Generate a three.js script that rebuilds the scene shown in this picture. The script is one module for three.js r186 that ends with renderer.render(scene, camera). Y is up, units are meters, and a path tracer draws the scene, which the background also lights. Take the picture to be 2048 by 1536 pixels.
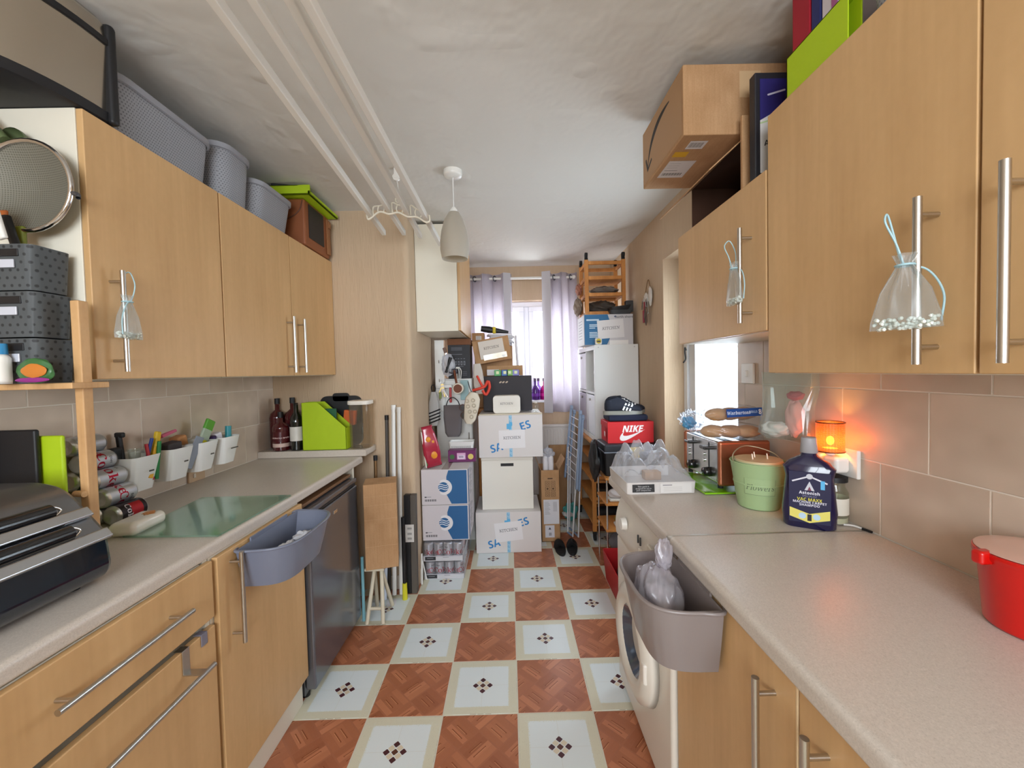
import * as THREE from 'three';
import { RoundedBoxGeometry } from 'three/addons/geometries/RoundedBoxGeometry.js';
import { mergeGeometries, toCreasedNormals } from 'three/addons/utils/BufferGeometryUtils.js';
import { RectAreaLightUniformsLib } from 'three/addons/lights/RectAreaLightUniformsLib.js';

// ---------------------------------------------------------------- camera, daylight, exposure
const scene = new THREE.Scene();
const F = 811.63, EYE = 1.39;
const camera = new THREE.PerspectiveCamera(2 * Math.atan(768 / F) * 180 / Math.PI, 4 / 3, 0.02, 60);
camera.position.set(0, EYE, 0);
camera.rotation.set(-0.0313, -0.008, -0.0239, 'YXZ');
camera.updateMatrixWorld();
scene.background = new THREE.Color(0.93, 0.96, 1.0);
scene.backgroundIntensity = 3;
RectAreaLightUniformsLib.init();
function skyLight(w, h, from, to, k) {
  const l = new THREE.RectAreaLight(new THREE.Color(0.86, 0.93, 1.0), k, w, h);
  l.position.set(...from); l.lookAt(...to); scene.add(l); return l;
}
skyLight(1.24, 1.1, [0.175, 1.62, -4.42], [0.175, 1.55, 0], 24);      // overcast daylight outside the far window
skyLight(0.9, 1.9, [1.42, 1.15, -2.25], [0, 1.15, -2.25], 14);        // outside the frosted back door
skyLight(1.7, 1.15, [-0.2, 1.75, 1.92], [-0.2, 1.5, 0], 28);           // outside the window behind the camera
const renderer = new THREE.WebGLRenderer({ antialias: true });
renderer.toneMapping = THREE.LinearToneMapping;
renderer.toneMappingExposure = 0.68;
renderer.shadowMap.enabled = true;

// ---------------------------------------------------------------- helpers
let seed = 12345;
const rnd = (a = 1, b) => { seed = (seed * 1664525 + 1013904223) >>> 0; const r = seed / 4294967296; return b === undefined ? r * a : a + r * (b - a); };
const V3 = (x, y, z) => new THREE.Vector3(x, y, z);
// photo pixel -> point where its line of sight meets the plane axis = val
function P(u, v, axis, val) {
  const d = V3((u - 1024) / F, -(v - 768) / F, -1).applyQuaternion(camera.quaternion), o = camera.position;
  return d.multiplyScalar((val - o[axis]) / d[axis]).add(o);
}
const taken = {};
function numbered(n) { const k = taken[n] = (taken[n] ?? -1) + 1; return k ? n + '_' + String(k).padStart(3, '0') : n; }
function thing(name, label, category, pos = [0, 0, 0], ry = 0, group) {
  const o = new THREE.Group(); o.name = numbered(name); o.position.set(...pos); o.rotation.y = ry;
  o.userData = { label, category }; if (group) o.userData.group = group; scene.add(o); return o;
}
function mesh(name, geo, mat, parent, label) {
  const m = new THREE.Mesh(Array.isArray(geo) ? merge(geo) : geo, mat); m.name = name; m.castShadow = m.receiveShadow = true;
  if (label) m.userData.label = label; parent.add(m); return m;
}
function structure(name, label, pos = [0, 0, 0]) {
  const o = new THREE.Group(); o.name = name; o.position.set(...pos); o.userData = { kind: 'structure', label, category: name.split('_')[0] }; scene.add(o); return o;
}
function single(name, geo, mat, label, category, pos = [0, 0, 0], ry = 0, group) {
  const m = mesh(numbered(name), geo, mat, scene); m.position.set(...pos); m.rotation.y = ry; m.userData = { label, category }; if (group) m.userData.group = group; return m;
}
function clone(o, pos, ry, label) {
  const c = o.clone(); c.name = numbered(o.name.replace(/_\d{3}$/, '')); c.position.set(...pos); if (ry !== undefined) c.rotation.y = ry;
  c.userData = { ...o.userData }; if (label) c.userData.label = label; scene.add(c); return c;
}
function clean(g) {
  g = g.index ? g.toNonIndexed() : g.clone();
  for (const k of Object.keys(g.attributes)) if (!['position', 'normal', 'uv'].includes(k)) g.deleteAttribute(k);
  if (!g.attributes.normal) g.computeVertexNormals();
  if (!g.attributes.uv) g.setAttribute('uv', new THREE.BufferAttribute(new Float32Array(g.attributes.position.count * 2), 2));
  return g;
}
const merge = (gs) => gs.length === 1 ? gs[0] : mergeGeometries(gs.map(clean));
// uv in metres, by the main axis of each triangle
function uvm(geo, s = 1) {
  const g = clean(geo), p = g.attributes.position, uv = g.attributes.uv, a = V3(), b = V3(), c = V3();
  for (let i = 0; i < p.count; i += 3) {
    a.fromBufferAttribute(p, i); b.fromBufferAttribute(p, i + 1); c.fromBufferAttribute(p, i + 2);
    const n = b.clone().sub(a).cross(c.clone().sub(a)), ax = Math.abs(n.x), ay = Math.abs(n.y), az = Math.abs(n.z);
    [a, b, c].forEach((q, k) => { const [x, y] = ax >= ay && ax >= az ? [q.z, q.y] : ay >= az ? [q.x, q.z] : [q.x, q.y]; uv.setXY(i + k, x * s, y * s); });
  }
  return g;
}
const at = (g, x = 0, y = 0, z = 0, rx = 0, ry = 0, rz = 0) => { if (rx) g.rotateX(rx); if (rz) g.rotateZ(rz); if (ry) g.rotateY(ry); return g.translate(x, y, z); };
const box = (w, h, d, x = 0, y = 0, z = 0, r = 0.002) => uvm(r > 0 ? new RoundedBoxGeometry(w, h, d, 1, Math.min(r, w / 2.05, h / 2.05, d / 2.05)) : new THREE.BoxGeometry(w, h, d)).translate(x, y, z);
const rbox = (w, h, d, x = 0, y = 0, z = 0, r = 0.01, s = 4) => uvm(new RoundedBoxGeometry(w, h, d, s, Math.min(r, w / 2.01, h / 2.01, d / 2.01))).translate(x, y, z);
const span = (x0, x1, y0, y1, z0, z1, r = 0.002) => box(Math.abs(x1 - x0), Math.abs(y1 - y0), Math.abs(z1 - z0), (x0 + x1) / 2, (y0 + y1) / 2, (z0 + z1) / 2, r);
const cyl = (r0, r1, h, x = 0, y = 0, z = 0, n = 24, open = false) => new THREE.CylinderGeometry(r1, r0, h, n, 1, open).translate(x, y, z);
const lathe = (pts, n = 32) => new THREE.LatheGeometry(pts.map(([x, y]) => new THREE.Vector2(x, y)), n);
function bar(a, b, r, n = 10, r2 = r) {
  const A = V3(...a), B = V3(...b), d = B.clone().sub(A), g = new THREE.CylinderGeometry(r2, r, d.length(), n);
  return g.applyQuaternion(new THREE.Quaternion().setFromUnitVectors(V3(0, 1, 0), d.clone().normalize())).translate(...A.add(B).multiplyScalar(0.5).toArray());
}
const tube = (pts, r, n = 24, m = 8, closed = false) => new THREE.TubeGeometry(new THREE.CatmullRomCurve3(pts.map((p) => V3(...p)), closed), n, r, m, closed);
const torus = (R, r, n = 40, m = 10) => new THREE.TorusGeometry(R, r, m, n);
function shape(pts) { const s = new THREE.Shape(); pts.forEach(([x, y], i) => i ? s.lineTo(x, y) : s.moveTo(x, y)); s.closePath(); return s; }
const extr = (s, depth, bevel = 0) => uvm(new THREE.ExtrudeGeometry(s, { depth, bevelEnabled: bevel > 0, bevelSize: bevel, bevelThickness: bevel, bevelSegments: 2, curveSegments: 14 }));
function rrShape(w, h, r) {
  const s = new THREE.Shape(), x = -w / 2, y = -h / 2;
  s.moveTo(x + r, y); s.lineTo(x + w - r, y); s.quadraticCurveTo(x + w, y, x + w, y + r); s.lineTo(x + w, y + h - r); s.quadraticCurveTo(x + w, y + h, x + w - r, y + h);
  s.lineTo(x + r, y + h); s.quadraticCurveTo(x, y + h, x, y + h - r); s.lineTo(x, y + r); s.quadraticCurveTo(x, y, x + r, y); return s;
}
// rings of equal length -> skin; caps close the first and the last ring
function loft(rings, caps = [true, true], crease = 0.7) {
  const pos = [], n = rings[0].length, tri = (a, b, c) => pos.push(...a, ...b, ...c);
  for (let k = 0; k + 1 < rings.length; k++) for (let i = 0; i < n; i++) {
    const j = (i + 1) % n, a = rings[k][i], b = rings[k][j], c = rings[k + 1][j], d = rings[k + 1][i];
    tri(a, b, c); tri(a, c, d);
  }
  const cap = (r, flip) => { const c = [0, 1, 2].map((q) => r.reduce((s, p) => s + p[q], 0) / n); for (let i = 0; i < n; i++) { const j = (i + 1) % n; flip ? tri(c, r[j], r[i]) : tri(c, r[i], r[j]); } };
  if (caps[0]) cap(rings[0], true);
  if (caps[1]) cap(rings[rings.length - 1], false);
  let g = new THREE.BufferGeometry(); g.setAttribute('position', new THREE.Float32BufferAttribute(pos, 3));
  g = toCreasedNormals(g, crease); return uvm(g);
}
// rounded rectangle ring in the plan (x, z) at height y, counted so that lofts upward face outward
function rr(w, d, r, y, cx = 0, cz = 0, m = 5) {
  const out = []; r = Math.min(r, w / 2.001, d / 2.001);
  for (const [sx, sz, a0] of [[1, 1, 0], [-1, 1, 1], [-1, -1, 2], [1, -1, 3]])
    for (let i = 0; i <= m; i++) { const a = (a0 + i / m) * Math.PI / 2; out.push([cx + sx * (w / 2 - r) + r * Math.cos(a), y, cz + sz * (d / 2 - r) + r * Math.sin(a)]); }
  return out.reverse();
}
// open tub with a wall thickness
function tub(wb, db, wt, dt, h, r, t = 0.003) {
  return loft([rr(wb, db, r, 0), rr(wt, dt, r, h), rr(wt - 2 * t, dt - 2 * t, r - t / 2, h), rr(wb - 2 * t, db - 2 * t, r - t / 2, t)]);
}
// D plan: flat along x = 0, bulging to x = d, along z
function dRing(w, d, y, m = 20, e = 3.2) {
  const out = [];
  for (let i = 0; i <= m; i++) { const a = Math.PI * i / m - Math.PI / 2; const c = Math.cos(a), s = Math.sin(a); out.push([d * Math.pow(Math.max(c, 0), 2 / e), y, Math.sign(s) * w / 2 * Math.pow(Math.abs(s), 2 / e)]); }
  return out.reverse();
}
function hash(x, y) { let h = (x * 374761393 + y * 668265263) | 0; h = Math.imul(h ^ (h >>> 13), 1274126177); return ((h ^ (h >>> 16)) >>> 0) / 4294967296; }
function vnoise(x, y, px, py) { // tiles every px, py
  const xi = Math.floor(x), yi = Math.floor(y), f = x - xi, g = y - yi, w = (a, n) => ((a % n) + n) % n, u = f * f * (3 - 2 * f), v = g * g * (3 - 2 * g);
  const h = (a, b) => hash(w(a, px), w(b, py));
  return (h(xi, yi) * (1 - u) + h(xi + 1, yi) * u) * (1 - v) + (h(xi, yi + 1) * (1 - u) + h(xi + 1, yi + 1) * u) * v;
}
function tex(w, h, fn, srgb = true) {
  const d = new Uint8Array(w * h * 4);
  for (let y = 0; y < h; y++) for (let x = 0; x < w; x++) { const c = fn(x / w, y / h), i = (y * w + x) * 4; if (Array.isArray(c)) { d[i] = c[0]; d[i + 1] = c[1]; d[i + 2] = c[2]; } else d[i] = d[i + 1] = d[i + 2] = c; d[i + 3] = 255; }
  const t = new THREE.DataTexture(d, w, h); t.wrapS = t.wrapT = THREE.RepeatWrapping; t.magFilter = THREE.LinearFilter; if (srgb) t.colorSpace = THREE.SRGBColorSpace; t.needsUpdate = true; return t;
}
const rep = (t, sx, sy = sx) => { const c = t.clone(); c.repeat.set(sx, sy); c.needsUpdate = true; return c; };
function canvasTex(w, h, draw) {
  const c = document.createElement('canvas'); c.width = w; c.height = h; const x = c.getContext('2d'); draw(x, w, h);
  const t = new THREE.CanvasTexture(c); t.colorSpace = THREE.SRGBColorSpace; return t;
}
const std = (color, roughness = 0.6, o = {}) => new THREE.MeshStandardMaterial({ color, roughness, ...o });
const phys = (color, roughness, o = {}) => new THREE.MeshPhysicalMaterial({ color, roughness, ...o });
// printed sheet: a thin card with its print, facing +z of its own frame
function card(name, w, h, draw, parent, pos, rot = [0, 0, 0], o = {}) {
  const W = o.px ?? 256, m = std('#ffffff', o.rough ?? 0.6, { map: canvasTex(W, Math.max(8, Math.round(W * h / w)), draw) });
  const g = new THREE.PlaneGeometry(w, h), q = mesh(name, g, m, parent, o.label); q.position.set(...pos); q.rotation.set(rot[0], rot[1], rot[2], 'YXZ'); return q;
}
const fill = (x, c, w, h) => { x.fillStyle = c; x.fillRect(0, 0, w, h); };
function words(x, t, cx, cy, px, color, o = {}) { x.save(); x.translate(cx, cy); x.rotate(o.rot ?? 0); x.fillStyle = color; x.font = `${o.style ?? 'bold'} ${px}px ${o.font ?? 'sans-serif'}`; x.textAlign = o.align ?? 'center'; x.textBaseline = 'middle'; x.fillText(t, 0, 0); x.restore(); }
// soft irregular body, e.g. a bag: sphere pushed by noise
function lump(w, h, d, amp = 0.12, freq = 3, det = 4, sd = 1) {
  const g = new THREE.SphereGeometry(0.5, 12 * det, 8 * det), p = g.attributes.position;
  for (let i = 0; i < p.count; i++) {
    const v = V3().fromBufferAttribute(p, i), n = v.clone().normalize();
    const k = Math.sin(n.x * freq * 2.1 + sd) * Math.cos(n.y * freq * 1.7 + sd * 2) + 0.6 * Math.sin(n.z * freq * 3.7 + n.y * freq * 2.9 + sd * 3) + 0.4 * Math.sin(n.x * freq * 6 + n.z * freq * 5 + sd);
    v.multiplyScalar(1 + amp * k); p.setXYZ(i, v.x * w, v.y * h, v.z * d);
  }
  g.computeVertexNormals(); return g;
}

// ---------------------------------------------------------------- materials
const C01 = (v) => Math.max(0, Math.min(255, v));
const woodTex = (r, g, b, c = 1) => tex(256, 512, (u, v) => {
  const s = vnoise(u * 40, v * 3, 40, 3) * 10 + vnoise(u * 110, v * 8, 110, 8) * 7 + vnoise(u * 9, v * 2, 9, 2) * 16 + vnoise(u * 60, v * 60, 60, 60) * 5 - 19;
  return [C01(r + s * c), C01(g + s * c), C01(b + s * c * 0.9)];
});
const BEECH = woodTex(207, 167, 117, 0.6);
const M = {
  beech: std('#ffffff', 0.42, { map: rep(BEECH, 1.6, 1.1) }),
  beechEdge: std('#c49a66', 0.45),
  carcass: std('#e6e0cf', 0.5),
  white: std('#e9e8e4', 0.4),
  whiteGloss: phys('#eceae4', 0.25, { clearcoat: 0.3, clearcoatRoughness: 0.2 }),
  steel: std('#c3bfb8', 0.3, { metalness: 1 }),
  chrome: std('#d8d8d8', 0.14, { metalness: 1 }),
  darkSteel: std('#6e7178', 0.35, { metalness: 0.85 }),
  black: std('#17171a', 0.5),
  blackGloss: phys('#101014', 0.2, { clearcoat: 0.6, clearcoatRoughness: 0.15 }),
  rubber: std('#1b1b1d', 0.8),
  lime: std('#aecb12', 0.55),
  greyPlastic: std('#9a9ca3', 0.5),
  darkPlastic: std('#3c3f42', 0.55),
  paper: std('#ece9e6', 0.75),
  orangeWood: std('#ffffff', 0.5, { map: rep(woodTex(201, 134, 66, 1.2), 2.5, 2) }),
  shelfWood: std('#ffffff', 0.55, { map: rep(woodTex(203, 160, 110), 3, 2) }),
};
const CARD = tex(256, 256, (u, v) => { const s = vnoise(u * 90, v * 6, 90, 6) * 8 + vnoise(u * 7, v * 7, 7, 7) * 12 + vnoise(u * 128, v * 128, 128, 128) * 8 - 14; return [C01(184 + s), C01(143 + s), C01(102 + s)]; });
M.card = std('#ffffff', 0.85, { map: rep(CARD, 3, 3) });
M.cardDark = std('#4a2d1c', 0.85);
const SPECK = tex(512, 512, (u, v) => { const n = vnoise(u * 256, v * 256, 256, 256), m = vnoise(u * 120, v * 120, 120, 120), s = (n > 0.8 ? -12 : n < 0.2 ? 7 : 0) + (m - 0.5) * 10; return [C01(204 + s), C01(194 + s), C01(183 + s)]; });
M.worktop = std('#ffffff', 0.33, { map: rep(SPECK, 3.2, 3.2) });
const PLASTER = tex(512, 512, (u, v) => {
  let s = vnoise(u * 6, v * 6, 6, 6) * 60 + vnoise(u * 18, v * 14, 18, 14) * 40 + vnoise(u * 60, v * 50, 60, 50) * 18;
  const r = vnoise(u * 9 + 3.3, v * 9 + 1.7, 9, 9); if (r > 0.78) s += (r - 0.78) * 420 * vnoise(u * 40, v * 25, 40, 25);
  return C01(60 + s);
}, false);
M.ceiling = std('#d9d6cf', 0.85, { bumpMap: rep(PLASTER, 0.9, 0.9), bumpScale: 0.014 });
const WALLBUMP = tex(512, 512, (u, v) => { const a = vnoise(u * 150, v * 14, 150, 14), b = vnoise(u * 70, v * 9, 70, 9); return C01(110 + (a > 0.55 ? 70 * (a - 0.55) * 3 : 0) + b * 40); }, false);
const WALLTINT = tex(256, 256, (u, v) => { const s = (vnoise(u * 5, v * 4, 5, 4) - 0.5) * 9 + (vnoise(u * 100, v * 12, 100, 12) - 0.5) * 4; return [C01(201 + s), C01(176 + s), C01(147 + s)]; });
M.wall = std('#ffffff', 0.85, { map: rep(WALLTINT, 0.7, 0.7), bumpMap: rep(WALLBUMP, 1.4, 1.4), bumpScale: 0.002 });
const TILET = tex(256, 256, (u, v) => { const s = (vnoise(u * 5, v * 5, 5, 5) - 0.5) * 20 + (vnoise(u * 13, v * 13, 13, 13) - 0.5) * 9; return [C01(206 + s), C01(187 + s), C01(168 + s)]; });
M.tile = [0, 0.37, 0.71].map((o) => { const t = rep(TILET, 2.2, 2.2); t.offset.set(o, o * 1.7); return std('#ffffff', 0.28, { map: t }); });
M.grout = std('#e6ddd0', 0.85);
M.film = phys('#f4f6fa', 0.12, { transmission: 0.9, thickness: 0, ior: 1.4 });
M.filmHazy = phys('#eef0f6', 0.35, { transmission: 0.72, thickness: 0, ior: 1.45 });
M.clear = phys('#f3f5f2', 0.05, { transmission: 0.97, thickness: 0, ior: 1.45 });

// ---------------------------------------------------------------- the room
const LW = -1.51, RW = 1.035, PZ = -2.60, SX = -0.62, BZ = -4.05, CH = 2.425, RZ = 1.6, TH = 0.12;
{
  const f = structure('floor', 'vinyl floor of terracotta and pale patterned square tiles');
  mesh('subfloor', span(LW - TH, RW + 0.5, -0.1, -0.0014, BZ - 0.2, RZ + 0.2, 0), std('#d8d2bf', 0.6), f);
  const S = 0.305, x0 = -0.6047, z0 = -1.607;
  const dots = (x, w) => { // dark diamonds and cream squares of the motif
    const q = w * 0.072, c = w / 2; x.save(); x.translate(c, c); x.rotate(Math.PI / 4);
    for (let i = -1; i <= 1; i++) for (let j = -1; j <= 1; j++) { x.fillStyle = (i + j) % 2 === 0 ? (i || j ? '#4a2028' : '#5a3226') : '#d9cbb2'; x.beginPath(); x.roundRect(i * q - q * 0.44, j * q - q * 0.44, q * 0.88, q * 0.88, q * 0.15); x.fill(); }
    x.restore();
  };
  const speck = (x, w, n, a) => { for (let i = 0; i < n; i++) { x.fillStyle = `rgba(${rnd() < 0.5 ? '70,50,30' : '255,255,255'},${rnd(a)})`; x.fillRect(rnd(w), rnd(w), 1 + rnd(3), 1 + rnd(3)); } };
  const pale = canvasTex(512, 512, (x, w) => {
    fill(x, '#d6d1b9', w, w); speck(x, w, 2500, 0.12);
    x.fillStyle = '#dfe6e6'; const m = w * 0.125; x.fillRect(m, m, w - 2 * m, w - 2 * m);
    x.strokeStyle = '#d2d3c8'; x.lineWidth = 1.5; for (const k of [0.5]) { x.beginPath(); x.moveTo(w * k, m); x.lineTo(w * k, w - m); x.moveTo(m, w * k); x.lineTo(w - m, w * k); x.stroke(); }
    for (let i = 0; i < 160; i++) { const t = rnd(w), e = rnd(-5, 5); x.fillStyle = 'rgba(214,212,192,.5)'; for (const [a, b] of [[t, m + e], [t, w - m + e], [m + e, t], [w - m + e, t]]) x.fillRect(a, b, 5, 5); }
    dots(x, w);
  });
  const terra = canvasTex(512, 512, (x, w) => {
    fill(x, '#a8684a', w, w);
    const c = w / 4, d = c * Math.SQRT2;
    x.save(); x.translate(w / 2, w / 2); x.rotate(Math.PI / 4);
    for (let i = -3; i <= 3; i++) for (let j = -3; j <= 3; j++) {
      const X = i * d / 1.0, Y = j * d / 1.0, h = (i + j) & 1, s = d * 0.94;
      for (let k = 0; k < 4; k++) {
        const t = rnd(-20, 22); x.fillStyle = `rgb(${174 + t},${108 + t * 0.85},${75 + t * 0.7})`;
        h ? x.fillRect(X - s / 2, Y - s / 2 + k * s / 4, s, s / 4 - 1) : x.fillRect(X - s / 2 + k * s / 4, Y - s / 2, s / 4 - 1, s);
      }
      x.fillStyle = 'rgba(130,66,34,.75)'; for (const k of [-1, 1]) h ? x.fillRect(X - s * 0.3, Y + k * s * 0.12 - 4, s * 0.6, 7) : x.fillRect(X + k * s * 0.12 - 4, Y - s * 0.3, 7, s * 0.6);
      x.fillStyle = 'rgba(226,170,124,.7)'; for (const k of [-1, 1]) h ? x.fillRect(X - s * 0.26, Y + k * s * 0.12 + 3, s * 0.5, 3) : x.fillRect(X + k * s * 0.12 + 3, Y - s * 0.26, 3, s * 0.5);
    }
    x.restore(); speck(x, w, 1500, 0.1);
  });
  const g = box(S - 0.005, 0.004, S - 0.005, 0, -0.002, 0, 0.001), uv = g.attributes.uv;
  const nt = g.attributes.position;
  for (let i = 0; i < uv.count; i += 3) { const top = [0, 1, 2].every((k) => nt.getY(i + k) > -0.0012); for (let k = 0; k < 3; k++) top ? uv.setXY(i + k, uv.getX(i + k) / S + 0.5, 0.5 - uv.getY(i + k) / S) : uv.setXY(i + k, 0.02, 0.02); }
  const mats = [terra, pale].map((t) => std('#ffffff', 0.3, { map: t }));
  for (let i = -3; i < 6; i++) for (let j = -5; j < 8; j++) {
    const x = x0 + (i + 0.5) * S, z = z0 - (j + 0.5) * S; if (x > RW || x < LW || z < BZ || (x < SX - 0.1 && z < PZ - 0.1)) continue;
    const t = mesh('tile', g, mats[(i + j) & 1], f); t.position.set(x, 0, z);
  }
}
{
  const c = structure('ceiling', 'rough off-white plaster ceiling'); mesh('plaster', span(LW - TH, RW + 0.5, CH, CH + 0.1, BZ - 0.2, RZ + 0.2, 0), M.ceiling, c);
}
function tiles(parent, x, zs, z1, y0, y1, face, off, stopAt) { // running-bond wall tiles, 25.8 x 20.4 cm, 5 mm proud of the grout
  const W = 0.258, H = 0.204; let r = 0;
  for (let y = y0; y < y1 - 0.01; y += H, r++) {
    const h = Math.min(H, y1 - y) - 0.003;
    for (let k = -1; k < 30; k++) {
      let a = zs - (k + (r & 1 ? 0 : 0.5) + off) * W, b = a - W; a = Math.min(a, zs); b = Math.max(b, z1); if (a - b < 0.02) continue;
      const t = mesh('tile', box(0.006, h, a - b - 0.003, 0, h / 2, 0, 0.0015), M.tile[(k + r * 2 + 5) % 3], parent); t.position.set(x + face * 0.004, y + 0.0015, (a + b) / 2);
    }
  }
}
{
  const w = structure('wall_left', 'beige wall with large pale tiles behind the left worktop');
  mesh('plaster', span(LW - TH, LW, 0, CH, PZ, RZ, 0), M.wall, w);
  mesh('grout', span(LW, LW + 0.0055, 0.9, 1.42, PZ, 0.4, 0), M.grout, w);
  tiles(w, LW, 0.4, PZ, 0.906, 1.42, 1, 0.0);
  const s = structure('wall_partition', 'textured beige chimney breast beyond the fridge');
  const sh = new THREE.Shape(); sh.moveTo(LW - TH, 0); sh.lineTo(SX - 0.04, 0); sh.quadraticCurveTo(SX, 0, SX, 0.04); sh.lineTo(SX, -(BZ - PZ) + 0.2); sh.lineTo(LW - TH, -(BZ - PZ) + 0.2); sh.closePath();
  const g = new THREE.ExtrudeGeometry(sh, { depth: CH, bevelEnabled: false, curveSegments: 8 }); g.rotateX(-Math.PI / 2).translate(0, 0, PZ);
  mesh('plaster', uvm(g), M.wall, s);
  const b = structure('wall_back', 'beige wall round the far window');
  const wx0 = -0.42, wx1 = 0.77, wy0 = 1.095, wy1 = 2.09;
  mesh('plaster', [span(SX, wx0, 0, CH, BZ - 0.2, BZ, 0), span(wx1, RW + TH, 0, CH, BZ - 0.2, BZ, 0), span(wx0, wx1, 0, wy0, BZ - 0.2, BZ, 0), span(wx0, wx1, wy1, CH, BZ - 0.2, BZ, 0)], M.wall, b);
  const r = structure('wall_right', 'beige wall with large pale tiles behind the right worktop');
  const dz0 = -2.69, dz1 = -1.815, dt = 2.1, T = 0.3;
  mesh('plaster', [span(RW, RW + T, 0, CH, BZ - 0.2, dz0, 0), span(RW, RW + T, 0, CH, dz1, RZ, 0), span(RW, RW + T, dt, CH, dz0, dz1, 0)], M.wall, r);
  mesh('grout', span(RW - 0.0055, RW, 0.9, 1.52, dz1 + 0.001, 0.6, 0), M.grout, r);
  tiles(r, RW, 0.6 - 0.0, dz1, 0.906, 1.519, -1, 0.1327);
  // back door, upvc with a frosted pane
  const d = structure('door_1', 'white back door with frosted leaf-patterned glass', [RW + 0.16, 0, (dz0 + dz1) / 2]);
  const dw = dz1 - dz0, pv = std('#e9edf2', 0.3);
  mesh('door_frame', [span(-0.03, 0.05, 0, dt, dw / 2 - 0.05, dw / 2, 0.004), span(-0.03, 0.05, 0, dt, -dw / 2, -dw / 2 + 0.05, 0.004), span(-0.03, 0.05, dt - 0.05, dt, -dw / 2 + 0.05, dw / 2 - 0.05, 0.004)], pv, d);
  const lf = mesh('door_leaf', [span(-0.015, 0.035, 0.02, 0.95, -dw / 2 + 0.05, dw / 2 - 0.05, 0.004), span(-0.015, 0.035, 1.92, dt - 0.05, -dw / 2 + 0.05, dw / 2 - 0.05, 0.004), span(-0.015, 0.035, 0.95, 1.92, -dw / 2 + 0.05, -dw / 2 + 0.13, 0.004), span(-0.015, 0.035, 0.95, 1.92, dw / 2 - 0.13, dw / 2 - 0.05, 0.004)], pv, d);
  const lb = tex(256, 256, (u, v) => { let s = 0; for (let k = 0; k < 3; k++) { const a = vnoise(u * 11 + k * 3, v * 9 + k * 5, 11, 9), q = Math.abs(a - 0.5); s += q < 0.05 ? 90 * (1 - q / 0.05) : 0; } return C01(90 + s); }, false);
  mesh('glass_pane', uvm(new THREE.BoxGeometry(0.012, 0.98, dw - 0.25)).translate(0.01, 1.435, 0), phys('#eef3f6', 0.55, { transmission: 1, thickness: 0, bumpMap: rep(lb, 2.2, 2.2), bumpScale: 0.012 }), lf);
  const hk = thing('door_hook', 'small black hook hanging on the white back door frame', 'hook', [RW + 0.12, 1.44, dz0 + 0.06]);
  mesh('hook', tube([[0, 0.06, 0], [-0.01, 0.075, 0.01], [-0.015, 0.05, 0.02], [-0.012, 0, 0.02], [-0.03, -0.02, 0.03]], 0.005), M.black, hk);
  // far window
  const wn = structure('window_1', 'white casement window at the far end', [(wx0 + wx1) / 2, wy0, BZ - 0.14]);
  const ww = wx1 - wx0, wh = wy1 - wy0, pw = std('#eef0f6', 0.3), fr = (a, b, c, e, t, z0, z1) => [span(a, b, c, c + t, z0, z1, 0.004), span(a, b, e - t, e, z0, z1, 0.004), span(a, a + t, c + t, e - t, z0, z1, 0.004), span(b - t, b, c + t, e - t, z0, z1, 0.004)];
  mesh('window_frame', [...fr(-ww / 2, ww / 2, 0, wh, 0.05, -0.03, 0.04), span(-0.005, 0.045, 0.05, wh - 0.05, -0.03, 0.04, 0.004)], pw, wn);
  for (const [a, b] of [[-ww / 2 + 0.05, -0.005], [0.045, ww / 2 - 0.05]]) {
    const sash = mesh('casement', fr(a, b, 0.05, wh - 0.05, 0.05, -0.02, 0.055), pw, wn);
    mesh('window_pane', span(a + 0.04, b - 0.04, 0.09, wh - 0.09, -0.004, 0.004, 0), phys('#ffffff', 0.02, { transmission: 1, thickness: 0 }), sash);
  }
  mesh('window_handle', [rbox(0.022, 0.14, 0.014, 0.07, 0.42, 0.06, 0.006), rbox(0.02, 0.1, 0.018, 0.07, 0.38, 0.078, 0.008)], std('#e3e5ea', 0.3), wn);
  mesh('window_sill', span(-ww / 2, ww / 2, -0.02, 0.005, 0.04, 0.2, 0.006), pw, wn);
  // wall and window behind the camera
  const k = structure('wall_front', 'beige wall with a wide window behind the camera');
  mesh('plaster', [span(LW - TH, -1.05, 0, CH, RZ, RZ + 0.15, 0), span(0.65, RW + TH, 0, CH, RZ, RZ + 0.15, 0), span(-1.05, 0.65, 0, 1.12, RZ, RZ + 0.15, 0), span(-1.05, 0.65, 2.2, CH, RZ, RZ + 0.15, 0)], M.wall, k);
  const w2 = structure('window_2', 'wide white window behind the camera', [-0.2, 1.12, RZ + 0.06]);
  mesh('window_frame', [...fr(-0.85, 0.85, 0, 1.08, 0.06, -0.03, 0.04), span(-0.03, 0.03, 0.06, 1.02, -0.03, 0.04, 0.004)], pw, w2);
  mesh('window_pane', span(-0.8, 0.8, 0.05, 1.03, -0.004, 0.004, 0), phys('#ffffff', 0.02, { transmission: 1, thickness: 0 }), w2);
  const bb = structure('baseboard_partition', 'narrow white skirting along the chimney breast');
  mesh('board', [span(-0.84, SX - 0.03, 0, 0.09, PZ, PZ + 0.014, 0.003), span(SX, SX + 0.012, 0, 0.09, BZ + 0.4, PZ - 0.05, 0.003)], std('#d9cdbd', 0.5), bb);
}

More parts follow.
